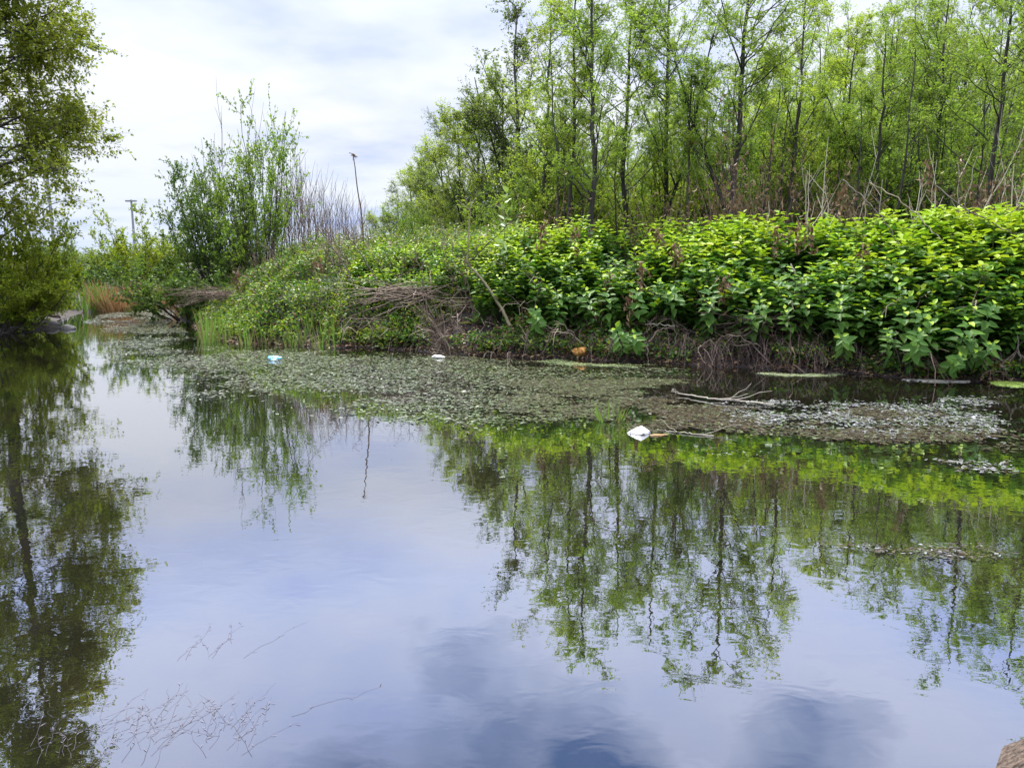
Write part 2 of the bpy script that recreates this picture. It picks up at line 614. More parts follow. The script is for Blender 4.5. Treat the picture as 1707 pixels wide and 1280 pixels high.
# ------------------------------------------------------------------ setting: ground sheet and water
def axis(lo, hi, step, far, ratio=1.35):
    a = list(np.arange(lo, hi + step / 2, step))
    s = step
    while a[-1] < far:
        s *= ratio
        a.append(a[-1] + s)
    s = step
    while a[0] > -far:
        s *= ratio
        a.insert(0, a[0] - s)
    return np.array(a)


def build_ground():
    xs = axis(-16, 13, .15, 1500)
    ys = axis(5.5, 29, .15, 1500)
    X, Y = np.meshgrid(xs, ys)
    P = np.stack([X.ravel(), Y.ravel()], 1)
    z = ground(P)
    g = G()
    nx = len(xs)
    i = (np.arange(len(ys) - 1)[:, None] * nx + np.arange(nx - 1)[None]).ravel()[:, None]
    g.add(np.column_stack([P, z]), i + [0, 1, nx + 1, nx])
    o = put('ground', g.mesh('ground', M['ground'], True))
    tag(o, kind='structure')


build_ground()
g = G()
g.add([(-30, -2, 0), (26, -2, 0), (26, 33, 0), (-30, 33, 0)], [[0, 1, 2, 3]])
tag(put('water', g.mesh('water', M['water'])), kind='structure')


# ------------------------------------------------------------------ tree and shrub builders
def tree_meshes(seed, H, r0, cs=.28, k1=30, L1=2.6, ang=(35, 65), bend=.25, k2=6, L2=.42, k3=4, L3=.38, k4=6,
                leaf=(.07, .05), lean=(0, 0), leafmat_='wood_leaf', thin=0., wob=.016, shape=.7, dirs=None, fork=0, leafy=1.0, droop=.3):
    rng = np.random.default_rng(seed)
    tg, lg = G(), G()
    n0 = 14
    d0 = unit(np.array([[lean[0], lean[1], 1.0]]))
    trunk = grow(np.zeros((1, 3)), d0, H, n0, 0, wob, rng)
    s = np.linspace(0, 1, n0)
    rad = r0 * (1 - s) ** .85 * .93 + .012
    rad[0] *= 1.35
    tubes(tg, trunk, rad[None], 9)
    stems = [trunk]
    if fork:
        p, d, t = kids(trunk, fork, .12, .4, 14, 26, rng)
        f = grow(p, d, H * .62 * (1 - t * .6), n0, .12, wob, rng)
        tubes(tg, f, (r0 * .55 * (1 - s) ** .85 + .01)[None], 7)
        stems.append(f)
    prim, primt = [], []
    for st in stems:
        k = k1 if st is trunk else k1 // 2
        p, d, t = kids(st, k, cs, .99, ang[0], ang[1], rng)
        if dirs is not None:
            bias = np.array(dirs)
            d = unit(d + bias * (rng.random((len(d), 1)) * .9))
        u = (t - cs) / (1 - cs)
        L = L1 * (1 - shape * u) * (.6 + .55 * rng.random(len(p)))
        if st is not trunk:
            L *= .7
        P1 = grow(p, d, L, 7, bend, .06, rng)
        prim.append(P1)
        s7 = np.linspace(0, 1, 7)
        tubes(tg, P1, np.maximum(L * .0105, .010)[:, None] * (1 - .8 * s7)[None] + .003, 5)
        primt.append(L)
    P1 = np.concatenate(prim)
    L1a = np.concatenate(primt)
    p, d, t = kids(P1, k2, .18, 1.0, 25, 60, rng)
    L = np.repeat(L1a, k2) * L2 * (1.15 - .6 * t) * (.5 + .8 * rng.random(len(p)))
    P2 = grow(p, d, L, 5, bend * .5, .07, rng)
    s5 = np.linspace(0, 1, 5)
    tubes(tg, P2, (.0055 * (1 - .7 * s5))[None], 3)
    p, d, t = kids(P2, k3, .15, 1.0, 25, 65, rng)
    L = L3 * (.5 + rng.random(len(p)))
    P3 = grow(p, d, L, 4, .05, .08, rng)
    tubes(tg, P3, np.array([.0032, .0028, .0022, .0012])[None], 3)
    src = np.concatenate([P3, P2[:, 1:]]) if P3.shape[1] == P2.shape[1] - 1 else P3
    keep = rng.random(len(src)) < leafy * (1 - thin * sstep(.35, .7, src[:, 0, 2] / H))
    src = src[keep]
    p, d, t = kids(src, k4, .1, 1.0, 30, 80, rng)
    n = len(p)
    d[:, 2] -= droop * rng.random(n)
    N = unit(rvec(n, rng) + np.array([0, 0, 1.1]))
    sz = .55 + .75 * rng.random(n)
    leaf4(lg, p + unit(d) * .015, d, N, leaf[0] * sz, leaf[1] * sz)
    return [('trunk', tg.mesh('trunk', M['bark'], True)), ('crown', lg.mesh('crown', M[leafmat_]))]


def shrub_meshes(seed, H, spread, nst=16, k2=7, L2=.35, k3=3, L3=.3, k4=6, leaf=(.06, .035), leafmat_='shrub_leaf', upright=.6,
                 leafy=1.0, r=.022, t0=.15, bend=.1, base=.25, names=('stems', 'foliage'), droop=.25):
    rng = np.random.default_rng(seed)
    tg, lg = G(), G()
    a = rng.random(nst) * 2 * np.pi
    q = rng.random(nst) ** .7
    p0 = np.stack([np.cos(a) * base * q, np.sin(a) * base * q, -.1 * np.ones(nst)], 1)
    d = unit(np.stack([np.cos(a) * q * spread, np.sin(a) * q * spread, np.full(nst, H * upright)], 1))
    L = H * (1.05 - .35 * q) * (.7 + .4 * rng.random(nst))
    P1 = grow(p0, d, L, 8, bend, .05, rng)
    s = np.linspace(0, 1, 8)
    tubes(tg, P1, r * (.6 + .6 * rng.random(nst))[:, None] * (1 - .85 * s)[None] + .003, 5)
    p, d, t = kids(P1, k2, t0, 1.0, 20, 55, rng)
    L = np.repeat(L, k2) * L2 * (1.2 - .8 * t) * (.5 + .8 * rng.random(len(p)))
    P2 = grow(p, d, L, 5, .12, .07, rng)
    s5 = np.linspace(0, 1, 5)
    tubes(tg, P2, (.0055 * (1 - .7 * s5))[None], 3)
    p, d, t = kids(P2, k3, .1, 1.0, 20, 60, rng)
    P3 = grow(p, d, L3 * (.5 + rng.random(len(p))), 4, .1, .07, rng)
    tubes(tg, P3, np.array([.003, .0026, .002, .001])[None], 3)
    src = np.concatenate([P3, P2[:, 1:]])
    src = src[rng.random(len(src)) < leafy]
    p, d, t = kids(src, k4, .05, 1.0, 25, 75, rng)
    n = len(p)
    d[:, 2] -= droop * rng.random(n)
    N = unit(rvec(n, rng) + np.array([0, 0, 1.0]))
    sz = .55 + .75 * rng.random(n)
    leaf4(lg, p, d, N, leaf[0] * sz, leaf[1] * sz)
    return [(names[0], tg.mesh(names[0], M['twig'], True)), (names[1], lg.mesh(names[1], M[leafmat_]))]


# ---- skyline of the wood: highest photo row that foliage reaches in each photo column
SKX = [560, 620, 660, 700, 745, 800, 850, 868, 900, 1000, 1100, 1180, 1250, 1330, 1420, 1500, 1600, 1700, 1900]
SKY_ = [400, 352, 318, 262, 192, 165, 110, -30, -90, -150, -200, -230, -200, -130, 40, -70, -120, -170, -240]
BKX = [850, 1000, 1280, 1420, 1500, 1700, 1900]
BKY = [212, 190, 70, -30, -50, -90, -110]


def top_height(px, Y, back=False):
    py = np.interp(px, BKX, BKY) if back else np.interp(px, SKX, SKY_)
    return float(At(px, py, Y)[2])


WOODS = 'slender trees of the wood behind the nettle bank'
TREES = [tree_meshes(100 + i, 10, r0, cs, k1, L1, (32, 62), .28, k2, .42, 6, .36, 15, (.056, .041), fork=f, leafmat_=lm, leafy=1.0, thin=.15, shape=.55)
         for i, (r0, cs, k1, L1, k2, f, lm) in enumerate([
             (.080, .16, 28, 2.4, 6, 0, 'wood_leaf'), (.065, .14, 26, 2.2, 6, 1, 'wood_leaf'), (.07, .14, 30, 2.5, 6, 0, 'wood_leaf_yellow'),
             (.085, .16, 30, 2.6, 6, 1, 'wood_leaf'), (.06, .08, 28, 2.1, 6, 0, 'wood_leaf_yellow')])]
front = [  # column, depth, variant, height factor, label
    (986, 17.2, 0, 1.0, 'straight dark trunked tree with sparse leaves, thickest stem where the wood opens to the sky'),
    (902, 19.6, 2, .97, 'outermost tall tree of the wood with thin leaves against the open sky'),
    (946, 18.2, 4, 1.0, 'thin pale leaved tree beside the straight dark trunk at the edge of the wood'),
    (1042, 19.5, 0, .98, 'slim tree with bare lower stem just beyond the thickest edge trunk of the wood'),
    (1104, 19.5, 3, .98, 'tall thin tree with grey stem and rising limbs, third along from the wood edge'),
    (1222, 16.8, 3, 1.0, 'dark stemmed tree with brown dead growth heaped at its foot'),
    (1312, 18.5, 2, .97, 'yellow green tree behind the pale dead stalks at the middle of the nettle bank'),
    (1388, 20.0, 4, .95, 'slender yellowish tree standing where the wood roof dips lowest'),
    (1455, 18.5, 1, .95, 'forked grey tree behind the tall pale stalks above the nettles'),
    (1548, 18.0, 3, .98, 'leafy tree with wide limbs behind the arching bramble canes'),
    (1652, 15.2, 0, 1.0, 'tree with a broad dark trunk above the tallest nettles'),
    (1762, 14.0, 3, 1.0, 'tree with boughs reaching in over the nettles from beyond the frame edge'),
    (1900, 12.2, 0, 1.0, 'tall tree off the end of the nettle bank mirrored beside the rock'),
]
for i, (px, Y, v, hf, lab) in enumerate(front):
    x = PX(px, Y)
    z = gz(x, Y) - .1
    H = top_height(px, Y) * hf * .95 - z
    sc = H / 10.4
    w = 1.25 if px in (986, 1222, 1652) else 1.0
    thing('young_tree', lab, 'tree', (x, Y, z), RNG.random() * 6.28, (sc * w if w > 1 else max(sc, .75), sc * w if w > 1 else max(sc, .75), sc), WOODS, TREES[v])
rows = []
for px in range(905, 1900, 62):
    rows.append((px + RNG.integers(-22, 22), 22.5 + RNG.random() * 3.5, .93))
for px in range(880, 1850, 70):
    rows.append((px + RNG.integers(-25, 25), 28 + RNG.random() * 5, .86))
for px in range(860, 1800, 75):
    rows.append((px + RNG.integers(-25, 25), 36 + RNG.random() * 7, .8))
for px, Y, hf in rows:
    x = PX(px, Y)
    z = gz(x, Y) - .1
    H = max(top_height(px, Y, True) * (1 - .12 * RNG.random()) - z, 3.6)
    sc = H / 10.4
    sx = min(max(sc, .7), 1.05)
    thing('young_tree', 'slender pale leaved tree among many deep inside the wood', 'tree', (x, Y, z), RNG.random() * 6.28, (sx, sx, sc),
          'trees crowded deep in the wood', TREES[int(RNG.integers(0, 5))])

# lower trees stepping down to the left of the wood
EDGE = [tree_meshes(130 + i, 7, .06, .06, 28, 2.3, (30, 60), .25, 6, .42, 6, .36, 12, (.058, .042), leafmat_=lm, leafy=.72, fork=1)
        for i, lm in enumerate(('far_leaf', 'wood_leaf_yellow', 'wood_leaf_yellow'))]
edge = [(640, 46, 2, 'rounded pale yellow tree at the low far end of the wood'),
        (668, 42, 0, 'small grey green tree beside the pale yellow one ending the wood'),
        (705, 36, 0, 'dull green tree halfway up the sloping edge of the wood'),
        (742, 31, 0, 'thin topped tree rising above the dull green ones on the wood edge'),
        (770, 29, 1, 'bushy tree just beyond the thin topped tree on the wood edge'),
        (805, 27, 0, 'grey green tree with bare fine top where the wood edge rises'),
        (838, 25.5, 1, 'tree with feathery bare crown beside the tall trees of the wood'),
        (868, 24, 0, 'low leafy tree in front of the first tall trees of the wood'),
        (690, 40, 1, 'green tree tucked behind the dull ones on the wood edge'),
        (720, 38, 2, 'yellowish tree glimpsed between the dull green ones on the wood edge')]
for px, Y, v, lab in edge:
    x = PX(px, Y)
    z = gz(x, Y) - .1
    H = top_height(px, Y) - z
    sc = H / 7.5
    thing('edge_tree', lab, 'tree', (x, Y, z), RNG.random() * 6.28, (max(sc * 1.15, .85), max(sc * 1.15, .85), sc), 'trees along the low edge of the wood', EDGE[v])

# leafy understorey below the wood
UNDER = [shrub_meshes(200 + i, 3.2, 1.9, 16, 10, .38, 5, .3, 11, (.058, .04), lm, .8, base=.5)
         for i, lm in enumerate(('under_leaf', 'wood_leaf_yellow', 'under_leaf', 'wood_leaf'))]
for k in range(74):
    px = 690 + (k * 1.0 / 73) * 1130 + RNG.integers(-18, 18)
    Y = 19.5 + RNG.random() * 9 + (6 if px < 800 else 0)
    x = PX(px, Y)
    z = gz(x, Y) - .05
    hh = 1.0 + .35 * RNG.random()
    hh *= float(np.interp(px, [690, 860, 1000, 1250, 1350], [.72, .66, .70, .78, .95]))
    thing('understorey_shrub', 'leafy green shrub filling the space under the trees of the wood', 'shrub', (x, Y, z), RNG.random() * 6.28, float(hh),
          'shrubs under the wood', UNDER[int(RNG.integers(0, 4))])

POLE = [tree_meshes(170 + i, 5.5, .026, .25, 9, 1.1, (25, 50), .3, 4, .4, 3, .3, 8, (.06, .042), leafmat_='under_leaf', leafy=.6) for i in range(3)]
for k in range(56):
    px = 880 + k * 17 + RNG.integers(-12, 12)
    Y = 16.5 + RNG.random() * 7
    x = PX(px, Y)
    thing('thin_sapling', 'thin bare stemmed sapling among the trunks of the wood', 'sapling', (x, Y, gz(x, Y) - .1), RNG.random() * 6.28, float(.5 + .35 * RNG.random()),
          'thin saplings between the trunks', POLE[k % 3], (float(RNG.normal() * .05), float(RNG.normal() * .07)))

# ------------------------------------------------------------------ left bank: overhanging tree, shrubs, reeds
LT = tree_meshes(301, 10.6, .15, .17, 80, 2.75, (60, 86), -.02, 12, .36, 6, .46, 13, (.072, .05), lean=(.04, 0), leafmat_='tree_leaf', shape=.72,
                 dirs=(.45, -.1, .0), droop=.35)
x, Y = -10.7, 16.2
thing('overhanging_tree', 'large tree with layered leafy boughs reaching out over the water on the near side', 'tree', (x, Y, gz(x, Y) - .1), 0, 1.0, None, LT)
SH = [shrub_meshes(310 + i, 2.6, 2.0, 24, 10, .38, 5, .28, 12, (.075, .052), lm, .75, base=.5)
      for i, lm in enumerate(('shrub_leaf', 'shrub_leaf', 'bush_leaf', 'far_leaf'))]
left_shrubs = [  # px, Y, variant, top row, width, label
    (8, 16.3, 0, 345, .9, 'tall yellow green shrub under the overhanging tree at the picture edge'),
    (40, 17.6, 1, 430, .75, 'low yellow green shrub with a dark bare limb drooping to the water'),
    (-38, 15.3, 1, 415, .95, 'yellow green shrub overlapping the foot of the overhanging tree'),
    (62, 21.2, 0, 440, .7, 'rounded shrub sloping down to the tall green rushes'),
    (140, 26.0, 2, 428, .8, 'dark green shrub behind the tall green rushes'),
    (100, 30.0, 3, 375, .8, 'airy pale sapling showing sky through it beside the thin mast'),
    (228, 27.0, 1, 362, .95, 'rounded bright bush in front of the floodlight pole'),
    (200, 29.0, 3, 390, .8, 'greyish twiggy bush on the flank of the rounded bright bush'),
    (262, 28.0, 2, 405, .75, 'dark bush between the rounded bright bush and the big willow bush'),
    (175, 33.0, 0, 440, .8, 'small bush in the gap of sky behind the rushes'),
]
for px, Y, v, top, wd, lab in left_shrubs:
    x = PX(px, Y)
    z = gz(x, Y) - .05
    H = At(px, top, Y)[2] - z
    sc = H / 2.75
    thing('bank_shrub', lab, 'shrub', (x, Y, z), RNG.random() * 6.28, (max(sc, .75) * wd, max(sc, .75) * wd, sc), 'shrubs on the far left bank', SH[v])
for k, px in enumerate((70, 135, 300, 190, 245, 345, 400)):
    Y = 60 + 12 * (k % 3)
    x = PX(px, Y)
    thing('hedge_bush', 'far bush of the low hedge line on the horizon', 'bush', (x, Y, gz(x, Y) - .1), k * 1.3, (1.9, 1.2, .42 + .1 * (k % 2)),
          'bushes of the distant hedge', SH[3])


def blades(seed, n, H, spread, w, mat, lean=.25, base=.25):
    """a clump of long narrow blades, each a folded strip"""
    rng = np.random.default_rng(seed)
    g = G()
    a = rng.random(n) * 6.283
    r = base * rng.random(n) ** .5
    p0 = np.stack([np.cos(a) * r, np.sin(a) * r, np.full(n, -.05)], 1)
    d = unit(np.stack([np.cos(a) * lean * rng.random(n) * spread, np.sin(a) * lean * rng.random(n) * spread, np.ones(n)], 1) + rng.normal(size=(n, 3)) * .08)
    L = H * (.5 + .6 * rng.random(n))
    P = grow(p0, d, L, 6, -.12 * rng.random(n), .02, rng)
    s = np.linspace(0, 1, 6)
    wd = w * (1 - s ** 2.2) * 1.0 + .0015
    T = unit(np.gradient(P, axis=1))
    S = unit(np.cross(T, rvec(n, rng)[:, None]))
    V = np.stack([P - S * wd[None, :, None] * .5, P + S * wd[None, :, None] * .5], 2).reshape(-1, 3)
    i = np.arange(n)[:, None] * 12 + np.arange(5)[None] * 2
    i = i.ravel()[:, None]
    g.add(V, i + [0, 1, 3, 2], 0)
    return g.mesh('blades', mat)


RUSH = [blades(400 + i, 70, 1.1, 1.3, .028, M['reed_green'], .5, .35) for i in range(2)]
DEADR = [blades(410 + i, 90, .85, 1.4, .022, M['reed_dead'], .7, .45) for i in range(3)]
for px, Y, v, s, lab in ((135, 21.6, 0, 1.0, 'tall clump of fresh green rushes fanning out at the water edge'),
                         (158, 22.4, 1, .95, 'upright green rush clump touching the rust brown dead reeds')):
    x = PX(px, Y)
    single('rush_clump', RUSH[v], lab, 'rushes', (x, Y, max(gz(x, Y), -.02)), v, (s, s, s), 'green rush clumps')
for k, (px, Y) in enumerate(((180, 22.2), (193, 22.0), (205, 22.6), (222, 23.3), (236, 23.0), (250, 23.6), (262, 23.5), (276, 24.4), (290, 24.6))):
    x = PX(px, Y)
    single('dead_reed_clump', DEADR[k % 3], 'clump of rust brown dead reeds in the far row at the bend of the water', 'reeds', (x, Y, max(gz(x, Y), -.02)), k * 1.7,
           float(1.3 if k < 3 else .85 + .2 * RNG.random()), 'dead reeds at the bend')
for k, (px, Y) in enumerate(((212, 23.4), (232, 24.2), (246, 24.4), (270, 24.9), (168, 23.2))):
    x = PX(px, Y)
    single('rush_clump', RUSH[k % 2], 'small green rush clump growing among the dead reeds at the bend', 'rushes', (x, Y, max(gz(x, Y), -.02)), k, .72, 'rushes among dead reeds')

# ------------------------------------------------------------------ the big willow bush on the point
WB = shrub_meshes(331, 4.2, 2.2, 40, 11, .34, 5, .28, 11, (.08, .042), 'bush_leaf', .95, base=.7, r=.024, leafy=1.0, bend=.05, t0=.06)
x, Y = PX(375, 20.3), 20.3
thing('willow_bush', 'big many stemmed willow bush on the point of the bank with bare shoots above', 'bush', (x, Y, gz(x, Y) - .1), .6, (.74, .74, .94), None, WB)
WB2 = shrub_meshes(332, 2.2, 1.9, 24, 9, .4, 5, .26, 10, (.07, .045), 'bush_leaf', .6, base=.5, r=.02)
x, Y = PX(318, 19.0), 19.0
thing('dark_bush', 'dark green bush hanging down to the water at the tip of the point', 'bush', (x, Y, gz(x, Y) - .1), 0, (1.1, 1.1, 1.0), None, WB2)
x, Y = PX(440, 19.2), 19.2
thing('leafy_bush', 'bright leafy bush against the foot of the big willow bush', 'bush', (x, Y, gz(x, Y) - .1), 2, (.8, .8, 1.15), None, UNDER[0])


def stalk_mesh(seed, H, r, wob=.03, branch=0, mat='dead_stem', bend=0., tip=.25):
    rng = np.random.default_rng(seed)
    g = G()
    d = unit(np.array([[rng.normal() * .06, rng.normal() * .06, 1]]))
    P = grow(np.zeros((1, 3)), d, H, 9, bend, wob, rng)
    P[0, :, 0] += bend * H * np.linspace(0, 1, 9) ** 2
    tubes(g, P, (r * np.linspace(1, tip, 9))[None], 5)
    if branch:
        p, dd, t = kids(P, branch, .35, .98, 20, 50, rng)
        Q = grow(p, dd, H * .22 * (.4 + rng.random(branch)), 4, .15, .05, rng)
        tubes(g, Q, (r * .5 * np.array([1, .8, .6, .35]))[None], 3)
    return g.mesh('stalk', M[mat], True)


SHOOT = [stalk_mesh(500 + i, 2.4, .012, .03, 5, 'twig', 0) for i in range(4)]
for k, (px, py, Y) in enumerate(((378, 150, 20.6), (362, 165, 20.8), (414, 178, 21), (437, 158, 21.2), (448, 195, 21), (470, 200, 21.3), (462, 215, 21.5), (480, 240, 21.2), (430, 240, 20.9), (352, 175, 20.7))):
    x = PX(px, Y)
    z = gz(x, Y)
    top = At(px, py, Y)[2]
    single('bare_shoot', SHOOT[k % 4], 'tall bare whip of wood sticking up beside the willow bush', 'shoot', (x + .1, Y, z), k * 2.1, (1, 1, float((top - z) / 2.75)), 'bare shoots around the willow bush')
THIN = [stalk_mesh(520 + i, 1.8, .0105, .035, 12 if i % 2 else 7, 'dead_dark' if i % 3 else 'dead_stem', 0) for i in range(6)]
for k in range(110):
    px = 462 + k * 1.41 + RNG.integers(-6, 6)
    Y = 19.5 + RNG.random() * 8
    x = PX(px, Y)
    z = gz(x, Y)
    top = At(px, np.interp(px, [462, 490, 520, 560, 590, 620], [290, 285, 300, 315, 335, 350]) + RNG.integers(-12, 55), Y)[2]
    single('dead_stalk', THIN[k % 6], 'thin bare dead stalk in the thicket against the sky', 'dead stalk', (x, Y, z), k * 1.1, (1, 1, float(max(top - z, .6) / 1.8)), 'dead stalks on the skyline')


for k in range(80):
    px = 400 + 400 * RNG.random()
    Y = np.interp(px, [400, 800], [15.6, 12.6]) + 2.6 * RNG.random()
    x = PX(px, Y)
    single('dry_stalk', THIN[k % 6], 'short dead stalk poking up through the low herbs on the left slope', 'dead stalk', (x, Y, gz(x, Y)), k * 1.9,
           (1, 1, float(.38 + .3 * RNG.random())), 'short dead stalks among the herbs', (float(RNG.normal() * .3), float(RNG.normal() * .3)))


def droop_stalk():
    g = G()
    rng = np.random.default_rng(55)
    Y = 15.5
    a, b = At(606, 395, Y), At(590, 262, Y)
    P = a + (b - a) * np.linspace(0, 1, 9)[:, None]
    P = np.concatenate([P, [b + [-.03, 0, .06], b + [-.10, 0, .07]]])
    P += rng.normal(size=P.shape) * .006
    base = P[0].copy()
    base[2] = gz(base[0], Y)
    P[0] = base
    P -= base
    tubes(g, P[None], np.linspace(.016, .007, len(P))[None], 5)
    p = np.repeat(P[-3:-1], 9, 0)
    d = unit(rng.normal(size=(18, 3)) * .6 + [.7, 0, -.7])
    leaf4(g, p, d, rvec(18, rng), .05 + .06 * rng.random(18), np.full(18, .022), 1)
    single('drooping_stalk', g.mesh('drooping_stalk', [M['dead_dark'], M['dead_leaf']]), 'tall lone dead stalk with a drooping withered head against the sky', 'dead stalk', base)


droop_stalk()

# ------------------------------------------------------------------ nettle bank
RB = np.array([tuple(Wp(*p)[:2]) for p in RIGHT_EDGE])
RB = np.concatenate([[(12, 7.4), (8.6, 8.5)], RB])
seg = np.hypot(*np.diff(RB, axis=0).T)
CUM = np.concatenate([[0], np.cumsum(seg)])


def bank(s, d):
    """world xy at arc length s along the far waterline and distance d back from it"""
    s = np.asarray(s, float)
    d = np.asarray(d, float)
    p = np.stack([np.interp(s, CUM, RB[:, 0]), np.interp(s, CUM, RB[:, 1])], -1)
    e = .6
    q1 = np.stack([np.interp(s + e, CUM, RB[:, 0]), np.interp(s + e, CUM, RB[:, 1])], -1)
    q0 = np.stack([np.interp(s - e, CUM, RB[:, 0]), np.interp(s - e, CUM, RB[:, 1])], -1)
    t = unit(q1 - q0)
    nrm = np.stack([t[..., 1], -t[..., 0]], -1)
    return p + nrm * d[..., None], nrm


def s_of_px(px):
    """arc length where the waterline is nearest to photo column px"""
    cols = [p[0] for p in RIGHT_EDGE][::-1]
    return np.interp(px, cols, list(CUM[2:])[::-1])


def nettles(B, Hh, LEAN, rng, sg, lg, pairs=11, lf=.105, young=.17, near=None):
    """sg: stem builder, lg: leaf builder (slot 0 mature, slot 1 young top leaves)"""
    n = len(B)
    d = unit(LEAN + np.array([0, 0, 1.0]) + rng.normal(size=(n, 3)) * .07)
    P = grow(B, d, Hh, 5, -.02, .02, rng)
    if sg is not None:
        tubes(sg, P, np.array([.006, .0055, .005, .004, .002])[None], 3)
    k = np.arange(pairs)
    t = .14 + .86 * (k / (pairs - 1)) ** .85
    T = np.broadcast_to(t, (n, pairs))
    f = T * 4
    i = np.minimum(f.astype(int), 3)
    r = np.arange(n)[:, None]
    pos = P[r, i] + (P[r, i + 1] - P[r, i]) * (f - i)[..., None]
    az0 = rng.random(n)[:, None] * 6.283 + k[None] * 1.571 + rng.normal(size=(n, pairs)) * .25
    for side in (0, np.pi):
        az = az0 + side
        el = R(1) * (-38 + 62 * T + rng.normal(size=T.shape) * 12)
        D = np.stack([np.cos(az) * np.cos(el), np.sin(az) * np.cos(el), np.sin(el)], -1).reshape(-1, 3)
        L = (np.reshape(lf, (-1, 1)) * (.45 + 1.0 * np.sin(np.pi * np.clip(1.05 - T, 0.06, 1) ** .75)) * (.7 + .5 * rng.random(T.shape))).ravel()
        N = unit(np.array([0, 0, 1.0]) - D * D[:, 2:3] * .8 + rng.normal(size=D.shape) * .18)
        Q = pos.reshape(-1, 3) + D * .02
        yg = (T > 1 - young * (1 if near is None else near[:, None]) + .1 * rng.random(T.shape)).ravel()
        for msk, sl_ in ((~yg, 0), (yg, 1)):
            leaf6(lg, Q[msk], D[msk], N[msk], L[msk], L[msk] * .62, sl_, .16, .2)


def nettle_h(s):
    # taller towards the near right end
    return np.interp(s, [0, 6, float(s_of_px(800)), float(s_of_px(620)), float(s_of_px(480))], [.90, .97, .88, .68, .45])


rng = np.random.default_rng(61)
n = 4200
S_END = float(s_of_px(500))
s = rng.random(n) * S_END
d = .42 + 3.4 * rng.random(n) ** 1.1
d0 = np.interp(s, [float(s_of_px(p)) for p in (1450, 1300, 900, 800)], [0, .25, .36, .3])
keep = (d > .42 + d0) & (vnoise(np.stack([s, d], 1), .8, 9) > -.62)
# the left half is patchier and starts further back
px_mid = float(s_of_px(760))
keep &= (s < px_mid) | (d > 1.15 + .35 * vnoise(np.stack([s, d], 1), 1.1, 8))
s, d = s[keep], d[keep]
xy, nrm = bank(s, d)
B = np.column_stack([xy, ground(xy) - .03])
Hh = nettle_h(s) * (.62 + .55 * rng.random(len(s))) * (1 + .10 * vnoise(xy, .9, 12)) * np.interp(d, [.4, .8, 1.4, 2.5], [.6, .8, .95, 1.0])
lean = np.column_stack([-nrm, np.zeros(len(s))]) * (np.interp(d, [.6, 1.6], [.75, .06]) * (.6 + .8 * rng.random(len(s))))[:, None]
sg, lg = G(), G()
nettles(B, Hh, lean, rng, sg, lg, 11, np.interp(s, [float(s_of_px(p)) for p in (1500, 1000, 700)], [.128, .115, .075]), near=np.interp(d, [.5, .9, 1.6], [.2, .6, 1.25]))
e = bpy.data.objects.new('nettle_bed', None)
COL.objects.link(e)
tag(e, 'dense bright green bed of nettles covering the top of the far bank', 'nettle bed', None, 'stuff')
put('stem', sg.mesh('stem', M['green_stem']), e)
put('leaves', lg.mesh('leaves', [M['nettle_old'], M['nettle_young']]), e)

# the nettles that show largest: plants of their own along the lip of the bank
NET = []
for i in range(8):
    r2 = np.random.default_rng(640 + i)
    sg, lg = G(), G()
    nettles(np.zeros((1, 3)), np.array([1.0]), np.array([[0, -.12, 0]]), r2, sg, lg, 12, .125, .07)
    NET.append([('stem', sg.mesh('stem', M['green_stem'])), ('leaves', lg.mesh('leaves', [M['nettle_old'], M['nettle_young']]))])
for k in range(290):
    s = (k + .5) / 290 * float(s_of_px(890)) + rng.normal() * .1
    d = .16 + 1.0 * rng.random()
    d += float(np.interp(s, [float(s_of_px(q)) for q in (1450, 1300, 900)], [0, .3, .42])) * (rng.random() < .9)
    p, nr = bank(np.array([s]), np.array([d]))
    ln = np.interp(d, [.3, 1.25], [.75, .18]) * (.5 + .8 * rng.random())
    az = math.atan2(-nr[0, 1], -nr[0, 0])
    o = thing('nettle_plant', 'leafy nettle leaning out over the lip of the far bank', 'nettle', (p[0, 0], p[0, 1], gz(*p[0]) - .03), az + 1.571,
              float(nettle_h(s) * (.62 + .42 * rng.random())), 'nettles along the lip of the far bank', NET[k % 8], (float(ln), 0))

